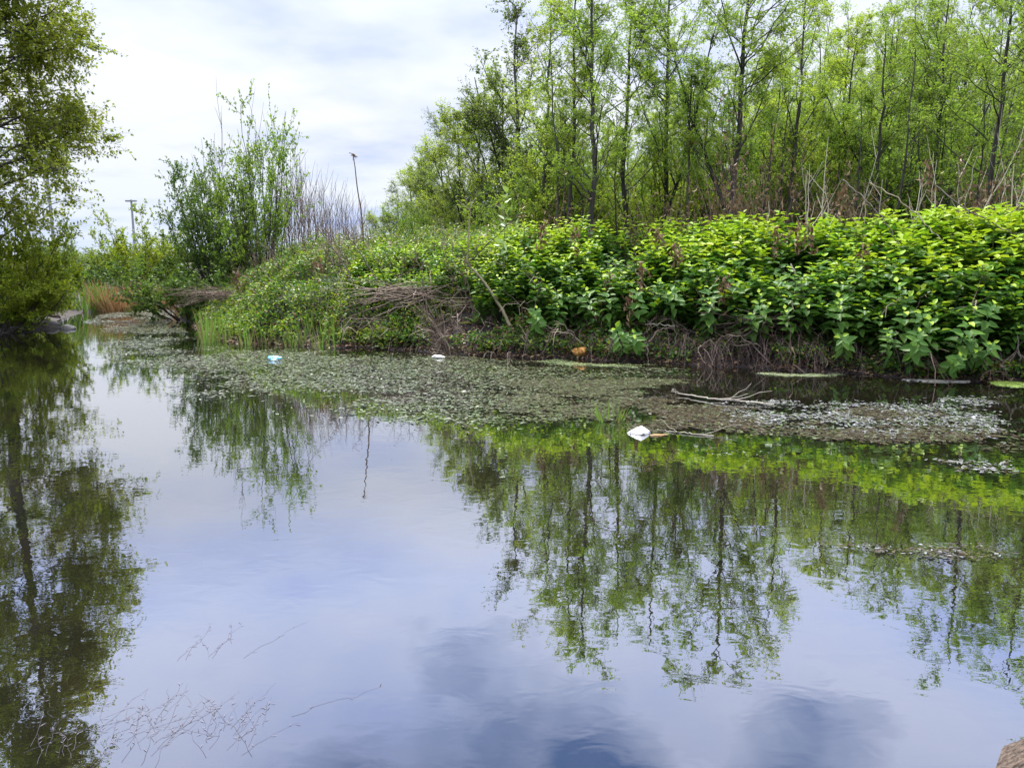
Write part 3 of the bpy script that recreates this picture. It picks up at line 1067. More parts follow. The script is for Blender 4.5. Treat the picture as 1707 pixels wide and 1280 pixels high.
# ------------------------------------------------------------------ low herbs on the left part of the bank and on the slope
def herb_cover(seed, n, s0, s1, d0, d1, h, leaf, mats, dens_seed, thr=-.3, elong=.55):
    rng = np.random.default_rng(seed)
    if s0 is None:
        x0, y0, x1, y1 = s1
        xy = np.array([x0, y0]) + np.array([x1 - x0, y1 - y0]) * rng.random((n, 2))
        d = sdist(xy)
        xb = (853.5 + FPX * 1.0134 * xy[:, 0] / xy[:, 1])
        q = (d > d0) & (xy[:, 0] > -9.3 + .12 * (xy[:, 1] - 19)) & (rng.random(n) > np.interp(xb, [700, 860], [0, 1]) * (d < 1.5)) & (xb < 880)
        xy, d = xy[q], d[q]
    else:
        s = s0 + (s1 - s0) * rng.random(n)
        d = d0 + (d1 - d0) * rng.random(n)
        xy, nrm = bank(s, d)
    k = vnoise(xy, 1.3, dens_seed) > thr
    xy = xy[k]
    m = len(xy)
    zt = h * np.interp(d[k], [0, .6, 2.5, 5], [.5, .75, 1.35, 1.7]) * (.55 + .55 * (vnoise(xy, 1.1, dens_seed + 1) * .5 + .5) + .3 * vnoise(xy, 3.1, dens_seed + 2))
    z = ground(xy) + zt * rng.random(m) ** .6
    P = np.column_stack([xy, z])
    a = rng.random(m) * 6.283
    el = R(1) * (15 + 25 * rng.normal(size=m))
    D = np.stack([np.cos(a) * np.cos(el), np.sin(a) * np.cos(el), np.sin(el)], 1)
    N = unit(np.array([0, 0, 1.2]) + rng.normal(size=(m, 3)) * .5)
    sz = leaf * (.5 + .8 * rng.random(m))
    g = G()
    nm = len(mats)
    w = rng.integers(0, nm, m)
    for j in range(nm):
        q = w == j
        leaf4(g, P[q], D[q], N[q], sz[q], sz[q] * elong, j)
    return g.mesh('herbs', mats)


o = put('herb_cover', herb_cover(71, 260000, None, (-9.6, 12.0, .8, 24.5), .1, 9, .50, .07, [M['herb_leaf']] * 4 + [M['nettle_old']] * 3 + [M['dark_leaf']] * 2 + [M['dead_leaf']], 21, -.6))
tag(o, 'fine yellow green goosegrass and low herbs over the left slope of the bank', 'herbs', None, 'stuff')
o = put('slope_weeds', herb_cover(72, 42000, 0, float(s_of_px(600)), .06, 1.1, .42, .07, [M['dark_leaf'], M['dark_leaf'], M['nettle_old'], M['herb_leaf'], M['dead_leaf']], 31, -.4))
tag(o, 'patchy small green weeds and dead leaves on the muddy face of the bank', 'weeds', None, 'stuff')
# leaf litter on the mud just above the water
rng = np.random.default_rng(73)
n = 9000
xy, _ = bank(rng.random(n) * float(s_of_px(320)), .02 + .75 * rng.random(n) ** 1.2)
P = np.column_stack([xy, ground(xy) + .012 + .03 * rng.random(n)])
a = rng.random(n) * 6.283
D = np.stack([np.cos(a), np.sin(a), rng.normal(size=n) * .4], 1)
g = G()
sz = .03 + .06 * rng.random(n)
leaf4(g, P, D, unit(np.array([0, 0, 1.0]) + rng.normal(size=(n, 3)) * .4), sz, sz * .5)
tag(put('leaf_litter', g.mesh('leaf_litter', M['dead_leaf'])), 'brown dead leaves and debris on the mud at the foot of the bank', 'leaf litter', None, 'stuff')

# ------------------------------------------------------------------ dead stems, roots and canes on the bank face
def curved_stem(seed, L, r, mat, kinks=.08, side=4):
    rng = np.random.default_rng(seed)
    g = G()
    P = grow(np.zeros((1, 3)), unit(np.array([[.25 * rng.normal(), -.35, .9]])), L, 9, -.5 - .6 * rng.random(), kinks, rng)
    tubes(g, P, (r * np.linspace(1, .3, 9))[None], 5)
    if side:
        p, d, t = kids(P, side, .25, .95, 25, 70, rng)
        Q = grow(p, d, L * .3 * (.4 + rng.random(side)), 5, -.25, .07, rng)
        tubes(g, Q, (r * .45 * np.linspace(1, .3, 5))[None], 3)
    return g.mesh('stem', M[mat], True)


DS = [curved_stem(800 + i, .9 + .1 * i, .009 + .0012 * (i % 4), ('dead_stem', 'dead_dark', 'dead_stem')[i % 3], .07, 2 + i % 4) for i in range(9)]
rng = np.random.default_rng(81)
for k in range(285):
    s = rng.random() * float(s_of_px(560))
    d = .08 + .95 * rng.random()
    p, nr = bank(np.array([s]), np.array([d]))
    az = math.atan2(-nr[0, 1], -nr[0, 0]) + 1.571 + rng.normal() * .6
    single('dry_twig', DS[k % 9], 'dead brown twig tangled with others on the muddy face of the bank', 'twig', (p[0, 0], p[0, 1], gz(*p[0]) - .04), az,
           float(.4 + .75 * rng.random()), 'dead twigs on the bank face', (float(rng.normal() * .5), float(rng.normal() * .35)))


def brush_heap(seed, n, lx, ly, h, mats):
    rng = np.random.default_rng(seed)
    g = G()
    p = np.stack([rng.normal(size=n) * lx * .4, rng.normal(size=n) * ly * .4, h * rng.random(n)], 1)
    a = rng.normal(size=n) * .45 + np.where(rng.random(n) < .25, 1.6, 0) + np.where(rng.random(n) < .5, np.pi, 0)
    d = unit(np.stack([np.cos(a), np.sin(a) * .7, rng.normal(size=n) * .22], 1))
    P = grow(p, d, .5 + .9 * rng.random(n), 7, -.15 * rng.random(n), .05, rng)
    rad = (.004 + .007 * rng.random(n))[:, None] * np.linspace(1, .35, 7)[None]
    w = rng.integers(0, len(mats), n)
    for j in range(len(mats)):
        if (w == j).any():
            tubes(g, P[w == j], rad[w == j], 4, j)
    return g.mesh('brush', [M[m] for m in mats])


heaps = [(365, 16.6, 488, .65, 160, 'purplish brown heap of dead twigs below the willow bush'),
         (690, 13.4, 488, .95, 120, 'long heap of pale dead stems lying flat halfway up the bank'),
         (800, 13.0, 505, .7, 70, 'thin spread of flat dead stems behind the curved green sapling stem'),
         (1290, 10.9, 530, .7, 160, 'drooping tangle of pinkish dead twigs over the mud'),
         (735, 12.4, 560, .55, 170, 'fan of dead roots and stalks falling to the waterline by the pale blue litter')]
for i, (px, Y, py, sc, n, lab) in enumerate(heaps):
    p = At(px, py, Y)
    mats = (['dead_dark', 'dead_dark', 'dead_stem'] if i in (0, 3) else ['dead_stem', 'dead_stem', 'dead_dark'])
    me = brush_heap(820 + i, n, 1.0, .5, .22, mats)
    single('brush_heap', me, lab, 'brush heap', (p[0], p[1], p[2] - .12), .1 if i < 4 else 0, sc, None, (0, 1.1 if i == 4 else 0.06))


def root_clump(seed, n):
    """fine roots and straw hanging down the face of the bank"""
    rng = np.random.default_rng(seed)
    g = G()
    p = np.stack([rng.normal(size=n) * .38, .30 + .10 * rng.normal(size=n), .30 + .14 * rng.random(n)], 1)
    d = unit(np.column_stack([rng.normal(size=n) * .55, -.9 - .4 * rng.random(n), .35 * rng.normal(size=n)]))
    P = grow(p, d, .25 + .45 * rng.random(n), 8, -.75, .07, rng)
    tubes(g, P, (.0022 + .0035 * rng.random(n))[:, None] * np.linspace(1, .35, 8)[None], 3)
    return g.mesh('roots', M['root'])


RC = [root_clump(880 + i, 60) for i in range(4)]
rng = np.random.default_rng(88)
for k, px in enumerate((1440, 1395, 1350, 1330, 1285, 1255, 1215, 1180, 1150, 1120, 1060, 1005, 930, 870, 700, 1560, 1690)):
    s = float(s_of_px(px)) + .05 * rng.normal()
    p, nr = bank(np.array([s]), np.array([.12 + .12 * rng.random()]))
    az = math.atan2(-nr[0, 1], -nr[0, 0]) + 1.571
    single('root_clump', RC[k % 4], 'fringe of fine purplish brown roots hanging down the mud face of the bank', 'roots', (p[0, 0], p[0, 1], gz(*p[0])), az,
           float(.55 + .45 * rng.random()), 'root fringes along the mud face')


def path_stem(name, pts, r0, r1, mat, label, cat, group=None, twigs=0, seed=1, leaves=None, jitter=.012, nleaf=0, lsz=.09):
    """a stem through photo points (column, row, depth), smoothed"""
    rng = np.random.default_rng(seed)
    K = np.array([At(*p) for p in pts])
    n = max(9, 5 * len(K))
    u = np.linspace(0, len(K) - 1, n)
    P = np.stack([np.interp(u, np.arange(len(K)), K[:, j]) for j in range(3)], 1)
    for _ in range(3):
        P[1:-1] = (P[:-2] + 2 * P[1:-1] + P[2:]) / 4
    P[1:-1] += rng.normal(size=P[1:-1].shape) * jitter
    o0 = P[0].copy()
    P -= o0
    g = G()
    tubes(g, P[None], np.linspace(r0, r1, n)[None], 6)
    src = [P[None]]
    if twigs:
        p, d, t = kids(P[None], twigs, .2, 1, 25, 60, rng)
        Q = grow(p, d, np.full(twigs, .22) * (.5 + rng.random(twigs)) * (np.linalg.norm(P[-1]) ** .5), 5, .1, .06, rng)
        tubes(g, Q, (max(r1, .003) * np.linspace(.9, .3, 5))[None], 3)
        src.append(Q)
    parts = [('stem', g.mesh('stem', M[mat], True))]
    if nleaf:
        lg = G()
        par = src[-1]
        p, d, t = kids(par, nleaf, .1, 1, 35, 80, rng)
        m = len(p)
        leaf6(lg, p, d, unit(rvec(m, rng) * .6 + [0, 0, 1]), lsz * (.6 + .7 * rng.random(m)), lsz * .5 * (.6 + .7 * rng.random(m)))
        parts.append(('leaves', lg.mesh('leaves', M[leaves])))
    if len(parts) == 1:
        return single(name, parts[0][1], label, cat, o0, group=group)
    return thing(name, label, cat, o0, 0, 1.0, group, parts)


# sapling with a curved stem rising from the bank
path_stem('curved_sapling', [(850, 543, 12.1), (832, 505, 12.2), (800, 460, 12.3), (778, 438, 12.35), (780, 410, 12.4), (785, 330, 12.5)], .028, .009, 'sapling_bark',
          'crooked sapling whose bare stem curves up from the bank and forks against the wood', 'sapling', None, 9, 5, 'herb_leaf', .006, 3, .09)
path_stem('sapling_fork', [(779, 440, 12.35), (800, 420, 12.3), (838, 385, 12.2), (870, 350, 12.1)], .011, .005, 'twig',
          'thin dark side shoot slanting up across the crooked sapling', 'shoot', None, 4, 6, 'herb_leaf', .006, 2, .08)
path_stem('pale_seedling', [(838, 470, 12.6), (840, 410, 12.6), (842, 340, 12.6)], .010, .005, 'green_stem',
          'upright seedling with large pale drooping leaves standing above the nettles', 'seedling', None, 7, 7, 'pale_leaf', .005, 5, .16)
# dead stalks and canes in front of the wood on the right
canes = [([(1405, 300, 12.2), (1440, 330, 11.6), (1480, 375, 11.0), (1510, 425, 10.6)], 'dark leaning cane crossing the nettles below the pale stalks'),
         ([(1450, 305, 12.0), (1510, 340, 11.4), (1555, 385, 10.8), (1570, 400, 10.6)], 'pale arching cane that bends down into the nettle tops'),
         ([(1560, 310, 11.6), (1610, 350, 11.0), (1680, 385, 10.4), (1720, 400, 10.2)], 'dark arching cane above the tallest nettles by the frame edge'),
         ([(1318, 440, 11.0), (1335, 470, 10.8), (1345, 500, 10.6), (1352, 530, 10.5)], 'bleached crooked twig hanging in the dark gap of the nettles'),
         ([(590, 470, 13.8), (560, 420, 14.2), (520, 365, 14.8), (478, 310, 15.6)], 'long bare branch leaning across the thicket of dead stalks'),
         ([(630, 470, 13.6), (600, 420, 13.9), (575, 375, 14.2)], 'short dark branch beside the long leaning one'),
         ([(1060, 455, 11.9), (1095, 500, 11.6), (1125, 545, 11.4), (1190, 560, 11.2)], 'thin stem looping down from the nettles to the mud'),
         ([(1240, 560, 10.7), (1300, 520, 10.8), (1370, 500, 10.8), (1440, 535, 10.6)], 'arched dead bramble cane hooped over the pinkish twigs'),
         ([(1410, 600, 10.2), (1409, 560, 10.3), (1408, 525, 10.4)], 'upright thin pole stuck in the mud under the big nettle leaves'),
         ([(1470, 590, 9.9), (1500, 560, 9.9), (1545, 535, 9.9)], 'slanting bleached twig under the big nettle leaves'),
         ([(1635, 630, 9.35), (1640, 600, 9.4), (1632, 580, 9.5)], 'pale crooked root dropping into the water by the green algae'),
         ([(1700, 600, 9.3), (1695, 570, 9.3), (1712, 545, 9.3)], 'crooked grey root at the frame edge above the stones'),
         ([(1080, 605, 11.1), (1078, 575, 11.15), (1095, 550, 11.2), (1125, 545, 11.25)], 'bent white stick arching from the water over the mud'),
         ([(1125, 543, 11.2), (1090, 540, 11.25), (1075, 541, 11.3)], 'short broken white stick lying on the bent one'),
         ([(690, 582, 12.75), (712, 562, 12.8), (735, 548, 12.9)], 'straight pale stick propped on the root fan'),
         ([(900, 600, 11.8), (925, 575, 11.9), (945, 560, 12)], 'pale stick slanting up out of the water beside the orange lump')]
for i, (pts, lab) in enumerate(canes):
    path_stem('bare_branch', pts, .011 if i < 8 else .009, .005, ('twig', 'cane', 'twig', 'pale_wood', 'twig', 'twig', 'cane', 'dead_stem')[i] if i < 8 else ('dead_stem', 'pale_wood')[i % 2],
              lab, 'branch', 'bare branches and canes on the bank', 5 if i < 8 else 2, 900 + i)
PALE = [stalk_mesh(560 + i, 1.6, .0125, .04, 3, 'straw', .05 * (i - 2)) for i in range(6)]
for k, px in enumerate((1246, 1352, 1360, 1376, 1390, 1413, 1450, 1462, 1522, 1530, 1572, 1580, 1618, 1628, 1640, 1655, 1668, 1690, 1700, 1340, 1500, 1545, 1600, 1675)):
    Y = 12.2 + RNG.random() * 1.6
    x = PX(px, Y)
    z = gz(x, Y)
    top = At(px, RNG.integers(225, 320), Y)[2]
    single('pale_stalk', PALE[k % 6], 'pale dry stalk of last year standing up behind the nettles', 'dead stalk', (x, Y, z), k * 2.3, (1.1, 1.1, float((top - z) / 1.6)),
           'pale stalks behind the nettles', (float(RNG.normal() * .09), float(RNG.normal() * .12)))
def bracken(seed, n):
    rng = np.random.default_rng(seed)
    g = G()
    p = np.stack([rng.normal(size=n) * .45, rng.normal(size=n) * .3, np.full(n, -.5)], 1)
    d = unit(np.column_stack([rng.normal(size=(n, 2)) * .45, np.ones(n)]))
    L = .5 + .9 * rng.random(n)
    P = grow(p, d, L, 8, -.35 * rng.random(n), .06, rng)
    w = rng.random(n) < .25
    for j in (0, 1):
        q = w == bool(j)
        tubes(g, P[q], (.003 + .004 * rng.random(q.sum()))[:, None] * np.linspace(1, .3, 8)[None], 3, j)
    q, dd, t = kids(P, 6, .3, 1, 30, 80, rng)
    leaf4(g, q, dd - [0, 0, .4], rvec(len(q), rng), .04 + .07 * rng.random(len(q)), np.full(len(q), .025), 2)
    return g.mesh('brush', [M['dead_dark'], M['dead_stem'], M['dead_leaf']])


BR = [bracken(840 + i, 170) for i in range(2)]
for k, (px, Y, lab) in enumerate(((1240, 14.2, 'reddish brown mound of dead bracken at the foot of the dark stemmed tree'),
                                  (1385, 14.0, 'brown tangle of dead growth among the pale stalks'),
                                  (1120, 14.6, 'low brown tangle behind the nettles at the wood edge'),
                                  (1640, 13.2, 'grey brown tangle of dead twigs around the broad dark trunk'),
                                  (905, 15.0, 'small brown tangle by the thin edge tree'))):
    x = PX(px, Y)
    single('dead_growth', BR[k % 2], lab, 'dead growth', (x, Y, gz(x, Y) + .5 * (2.3, 1.9, 1.3, 2.0, 1.3)[k]), k * .8, (1.0, 1.0, (2.3, 1.9, 1.3, 2.0, 1.3)[k]), 'mounds of dead growth behind the nettles')
# withered brown clusters hanging in the nettles
rng = np.random.default_rng(91)
WI = []
for i in range(3):
    g = G()
    m = 40
    p = rng.normal(size=(m, 3)) * [.04, .04, .10]
    d = unit(rng.normal(size=(m, 3)) * .5 + [0, 0, -1])
    leaf4(g, p, d, rvec(m, rng), .06 + .06 * rng.random(m), np.full(m, .03))
    WI.append(g.mesh('withered_leaves', M['dead_leaf']))
for k, (px, py, Y) in enumerate(((1070, 458, 11.6), (1012, 480, 11.8), (1210, 478, 10.9), (1328, 392, 11.3), (1350, 395, 11.4), (1048, 500, 11.5), (1295, 400, 11.5), (905, 390, 12.6), (1100, 395, 12.4), (960, 400, 12.6), (1548, 292, 12.2), (1402, 325, 12.2),
                                 (530, 448, 14.6), (395, 470, 16.2), (1130, 420, 11.8), (1440, 430, 10.9))):
    single('withered_leaves', WI[k % 3], 'hanging bunch of withered brown leaves caught among the green nettles', 'dead leaves', At(px, py, Y), k, 1.2, 'withered bunches in the nettles')


# ------------------------------------------------------------------ single plants at the foot of the bank
def dock(seed, n, L, w, mat, el=(10, 65)):
    rng = np.random.default_rng(seed)
    g = G()
    a = np.arange(n) * 2.4 + rng.normal(size=n) * .3
    e = R(1) * (el[0] + (el[1] - el[0]) * rng.random(n))
    D = np.stack([np.cos(a) * np.cos(e), np.sin(a) * np.cos(e), np.sin(e)], 1)
    N = unit(np.array([0, 0, 1.0]) - D * D[:, 2:3])
    l = L * (.6 + .6 * rng.random(n))
    leaf6(g, D * .02, D, N, l, l * w, 0, .15, .25)
    return g.mesh('leaves', mat)


def fern(seed, nf, L, mat):
    """feathery leaves: a few stalks with paired leaflets"""
    rng = np.random.default_rng(seed)
    g = G()
    a = rng.random(nf) * 6.283
    e = R(1) * (25 + 35 * rng.random(nf))
    D = np.stack([np.cos(a) * np.cos(e), np.sin(a) * np.cos(e), np.sin(e)], 1)
    P = grow(np.zeros((nf, 3)), D, L * (.7 + .5 * rng.random(nf)), 6, -.35, .02, rng)
    tubes(g, P, np.linspace(.004, .0015, 6)[None], 3, 1)
    for t in np.linspace(.3, 1, 8):
        f = t * 5
        i = min(int(f), 4)
        p = P[:, i] + (P[:, i + 1] - P[:, i]) * (f - i)
        T = unit(P[:, i + 1] - P[:, i])
        S = unit(np.cross(T, np.array([0, 0, 1.0])))
        for sg_ in (-1, 1):
            d = unit(T * .6 + S * sg_)
            l = L * .34 * np.sin(np.pi * min(1.1 - t * .75, 1)) * np.ones(nf) + .02
            leaf4(g, p, d, np.tile([0, 0, 1.0], (nf, 1)), l, l * .42)
    return g.mesh('leaves', [mat, M['green_stem']])


DK = [dock(700, 10, .28, .26, M['reed_green']), dock(701, 8, .24, .34, M['nettle_young'])]
FE = [fern(710, 7, .34, M['nettle_old']), fern(711, 5, .30, M['pale_leaf'])]
for k, (px, py, kind, v, s, lab) in enumerate((
        (792, 575, 'dock_plant', 0, 1.0, 'bright green dock rosette low on the bank by the curved sapling'),
        (880, 583, 'dock_plant', 1, .8, 'small yellow green rosette on the mud near the orange lump'),
        (815, 560, 'dock_plant', 1, 1.1, 'leafy dock beside the bright rosette below the curved sapling'),
        (600, 560, 'dock_plant', 0, 1.0, 'green dock with upright leaves above the small reeds'),
        (1295, 585, 'fern_plant', 0, 1.0, 'feathery green plant on its own against the dark mud'),
        (1490, 556, 'fern_plant', 1, .9, 'pale fern like leaf below the big nettle leaves'),
        (1525, 585, 'fern_plant', 0, .8, 'small feathery leaf low under the biggest nettle leaves'),
        (1645, 578, 'fern_plant', 0, .8, 'dim feathery plant in the shade near the frame edge'),
        (1190, 540, 'fern_plant', 0, 1.0, 'fern like fan of leaves beneath the nettles at the middle of the bank'),
        (1580, 612, 'dock_plant', 1, .5, 'tiny seedling at the waterline under the dark overhang'),
        (945, 575, 'dock_plant', 1, .6, 'little green shoot right above the orange lump'),
        (640, 575, 'fern_plant', 1, .7, 'greyish leafy sprig beside the pale blue litter'))):
    p = Wp(px, py + 8, .0)
    # stand it on the slope where the photo row meets the ground
    for q in np.linspace(0, 1.6, 40):
        pp = At(px, py + 6, p[1] + q)
        if pp[2] < gz(pp[0], pp[1]):
            p = pp
            break
    me = DK[v] if kind == 'dock_plant' else FE[v]
    single(kind, me, lab, 'plant', (p[0], p[1], gz(p[0], p[1]) - .01), k * 1.3, s, 'single plants on the bank face')

# reeds along the left part of the waterline
RG = [blades(430 + i, 15, .6, 1.0, .018, M['reed_green'], .3, .16) for i in range(4)]
rng = np.random.default_rng(44)
for k in range(38):
    px = 335 + 235 * rng.random() ** .9
    py = np.interp(px, [335, 400, 560], [566, 577, 582]) - 18 * rng.random()
    p = Wp(px, py)
    z = gz(p[0], p[1])
    single('reed_tuft', RG[k % 4], 'tuft of young green reeds in the shallow water at the foot of the left slope', 'reeds', (p[0], p[1], max(z, 0) - .03), k, float(.4 + .65 * rng.random()), 'reed tufts at the waterline')
g = G()
WS = blades(450, 22, .3, 1.4, .02, M['reed_green'], .5, .14)
p = Wp(1018, 700)
single('water_plant', WS, 'small yellow green plant poking out of the weed near the white litter', 'plant', (p[0], p[1], 0), 0, .95)
p = Wp(347, 572)
single('water_plant', blades(451, 14, .75, .8, .03, M['reed_green'], .25, .12), 'tallest lone reed tuft standing out in the water off the point', 'reeds', (p[0], p[1], 0), 0, 1.0)

# ------------------------------------------------------------------ floating weed
def poly_w(pts):
    return np.array([tuple(Wp(*p)[:2]) for p in pts])


WEED_A = poly_w([(130, 566), (180, 545), (283, 513), (300, 545), (340, 574), (480, 583), (640, 588), (800, 597), (1000, 607), (1130, 613), (1190, 626),
                 (1110, 640), (1010, 656), (1010, 715), (960, 748), (860, 742), (740, 732), (640, 722), (560, 706), (420, 688), (300, 670), (210, 655), (150, 612)])
WEED_B = poly_w([(960, 655), (1040, 640), (1130, 655), (1290, 673), (1420, 668), (1600, 664), (1720, 662), (1720, 768), (1600, 764), (1480, 760), (1330, 752), (1190, 744), (1080, 730), (980, 715)])
WEED_C = poly_w([(1480, 762), (1600, 760), (1720, 768), (1720, 800), (1600, 792)])
WEED_D = poly_w([(1230, 885), (1380, 890), (1560, 900), (1720, 900), (1720, 950), (1560, 938), (1380, 922)])
WEED_E = poly_w([(1090, 742), (1280, 748), (1420, 765), (1300, 778), (1120, 768)])
WEED_G = poly_w([(800, 640), (900, 625), (1060, 625), (1180, 632), (1130, 655), (1090, 712), (960, 722), (850, 712), (780, 690)])
WEED_S = np.array([(-3.5, 2.2), (2.5, 2.2), (5, 8.5), (-1, 9.5), (-6, 9)])
WEED_F = poly_w([(120, 540), (160, 524), (280, 512), (300, 520), (290, 545), (200, 552)])


def weed(seed, poly, n, size, mats, wts, nscale, thr, tilt=.075, z=.006, edge=.25, nseed=50, stretch=1.0, zup=.012, hug=0.):
    rng = np.random.default_rng(seed)
    lo, hi = poly.min(0), poly.max(0)
    P = lo + (hi - lo) * rng.random((n, 2))
    sd_ = -sdist(P, poly)
    Pn = P * [.75, 1.15]
    f = vnoise(Pn, nscale, nseed) * .5 + vnoise(Pn, nscale * 2.9, nseed + 1) * .3 + vnoise(Pn, nscale * 7.5, nseed + 2) * .3
    land = sdist(P)
    near = np.interp(land, [-2.2, -.2], [0, .5])
    k = (sd_ > 0) & (land < -.01) & (f + rng.normal(size=n) * .22 > thr - near * hug + 1.1 * (1 - np.clip(sd_ / edge, 0, 1)))
    P, f = P[k], f[k]
    m = len(P)
    Q = np.column_stack([P, z + zup * rng.random(m)])
    a = rng.random(m) * 6.283
    D = np.stack([np.cos(a) * stretch, np.sin(a), rng.normal(size=m) * tilt * .7], 1)
    N = unit(np.column_stack([rng.normal(size=(m, 2)) * tilt, np.ones(m)]))
    sz = size * (.45 + .9 * rng.random(m) ** 1.5)
    w = rng.choice(len(mats), m, p=wts)
    g = G()
    for j in range(len(mats)):
        q = w == j
        leaf4(g, Q[q], D[q], N[q], sz[q], sz[q] * (.22 + .35 * rng.random(q.sum())), j, .03)
    return g.mesh('weed', mats)


M['algae_green'] = plainmat('algae_green', (.19, .27, .05), .6, .3, .3, 9, .6)
M['algae_pale'] = plainmat('algae_pale', (.17, .22, .09), .6, .3, .45, 12, .5)
M['scum'] = plainmat('scum', (.22, .21, .18), .6, .4, .35, 16, .5)
M['weed_pale'] = weedmat('weed_pale', [(.065, .085, .04), (.09, .11, .06), (.13, .145, .10), (.08, .115, .04)])
M['weed_green'] = weedmat('weed_green', [(.05, .065, .022), (.075, .09, .03), (.035, .045, .018)])
M['weed_brown'] = weedmat('weed_brown', [(.022, .013, .010), (.04, .024, .017), (.06, .042, .022), (.026, .026, .01)])
M['weed_white_glint'] = weedmat('weed_white_glint', [(.13, .13, .135), (.24, .24, .255), (.09, .09, .088)], .25)  # whitish pieces; over the brown mat their colour stands in for wet glints
for nm, me, lab in (
        ('pondweed_mat', weed(1, WEED_A, 330000, .055, [M['weed_pale'], M['weed_green'], M['weed_brown']], [.45, .32, .23], .9, -.36, edge=1.5, hug=1.0, tilt=.09), 'grey green mat of floating pondweed spreading from the foot of the bank'),
        ('brown_weed_mat', weed(2, WEED_B, 120000, .055, [M['weed_brown'], M['weed_pale'], M['weed_green']], [.82, .06, .12], 1.7, -.12, nseed=60, edge=.8), 'dark brown weed mat flecked with white lying off the mud bank'),
        ('weed_flecks', weed(3, WEED_C, 1500, .05, [M['weed_white_glint'], M['weed_brown']], [.6, .4], 2.5, .12, nseed=70, edge=.15), 'white flecks of weed floating in front of the brown weed mat'),
        ('weed_strip', weed(4, WEED_D, 5200, .03, [M['weed_brown'], M['weed_white_glint'], M['weed_green']], [.78, .12, .10], 2.0, -.02, nseed=80, edge=.1), 'thin brown strip of weed nearest to the camera on the mirrored trees'),
        ('weed_specks', weed(5, WEED_E, 900, .03, [M['weed_white_glint'], M['weed_green']], [.4, .6], 2.0, .1, nseed=90), 'tiny specks of weed floating on the green mirrored nettles'),
        ('mixed_weed', weed(7, WEED_G, 60000, .05, [M['weed_brown'], M['weed_green'], M['weed_pale']], [.45, .4, .15], 1.3, -.15, nseed=110, edge=.5), 'olive brown weed where the green mat meets the dark brown one'),
        ('white_glints', weed(11, poly_w([(1150, 668), (1300, 664), (1450, 662), (1720, 655), (1720, 752), (1560, 744), (1330, 728), (1180, 715)]), 26000, .05, [M['weed_white_glint'], M['weed_pale']], [.7, .3], 3.2, .14, z=.012, nseed=150, edge=.3, tilt=.1), 'white painted glints strewn over the dark brown weed mat off the mud bank'),
        ('drifting_specks', weed(8, WEED_S, 240, .016, [M['weed_brown'], M['weed_green']], [.6, .4], .5, -.1, nseed=120), 'sparse dark specks drifting on the open mirrored water'),
        ('duckweed', weed(9, poly_w([(860, 603), (930, 597), (990, 605), (1120, 608), (1060, 616), (930, 613)]), 40000, .022, [M['algae_pale'], M['weed_green']], [.8, .2], 1.5, -.3, nseed=130, edge=.25), 'pale green skin of duckweed below the orange lump'),
        ('duckweed', weed(10, poly_w([(1240, 621), (1290, 621), (1330, 624), (1365, 620), (1420, 620), (1425, 628), (1370, 632), (1300, 630)]), 30000, .022, [M['algae_pale'], M['scum']], [.75, .25], 2.2, -.15, nseed=140, edge=.18), 'pale duckweed with a scummy edge floating below the feathery plant'),
        ('channel_weed', weed(6, WEED_F, 30000, .07, [M['weed_pale'], M['weed_green'], M['weed_brown']], [.55, .2, .25], .8, -.1, nseed=95), 'weed mat filling the far channel by the dead reeds')):
    tag(put(nm, me), lab, 'floating weed', None, 'stuff')


def film(seed, pts, name, mat, label, z=.010):
    """an irregular thick skin of algae on the water"""
    rng = np.random.default_rng(seed)
    P = poly_w(pts)
    n = 60
    u = np.linspace(0, len(P), n, endpoint=False)
    i = u.astype(int)
    Q = P[i] + (P[(i + 1) % len(P)] - P[i]) * (u - i)[:, None]
    for _ in range(2):
        Q = (np.roll(Q, 1, 0) + 2 * Q + np.roll(Q, -1, 0)) / 4
    Q += rng.normal(size=Q.shape) * .018
    c = Q.mean(0)
    g = G()
    rings = [1.0, .96, .7, .35]
    hs = [-.01, z, z + .004, z + .006]
    V = np.concatenate([np.column_stack([c + (Q - c) * r, np.full(n, h) + rng.normal(size=n) * (.002 if h > 0 else 0)]) for r, h in zip(rings, hs)] + [[(c[0], c[1], z + .006)]])
    V -= [c[0], c[1], 0]
    a = np.arange(n)
    b = (a + 1) % n
    for k in range(3):
        g.add(V, np.stack([k * n + a, k * n + b, (k + 1) * n + b, (k + 1) * n + a], 1)) if k == 0 else g.F.append((np.stack([k * n + a, k * n + b, (k + 1) * n + b, (k + 1) * n + a], 1), 0))
    g.F.append((np.stack([3 * n + a, 3 * n + b, np.full(n, 4 * n)], 1), 0))
    single(name, g.mesh(name, mat, True), label, 'algae', (c[0], c[1], 0))


film(1, [(1645, 636), (1680, 631), (1722, 634), (1725, 646), (1690, 645), (1660, 642)], 'algae_patch', M['algae_green'], 'bright green algae patch in front of the grey stones')
film(5, [(1500, 634), (1545, 633), (1620, 637), (1560, 637)], 'scum_line', M['scum'], 'thin whitish scum line under the dark overhang')

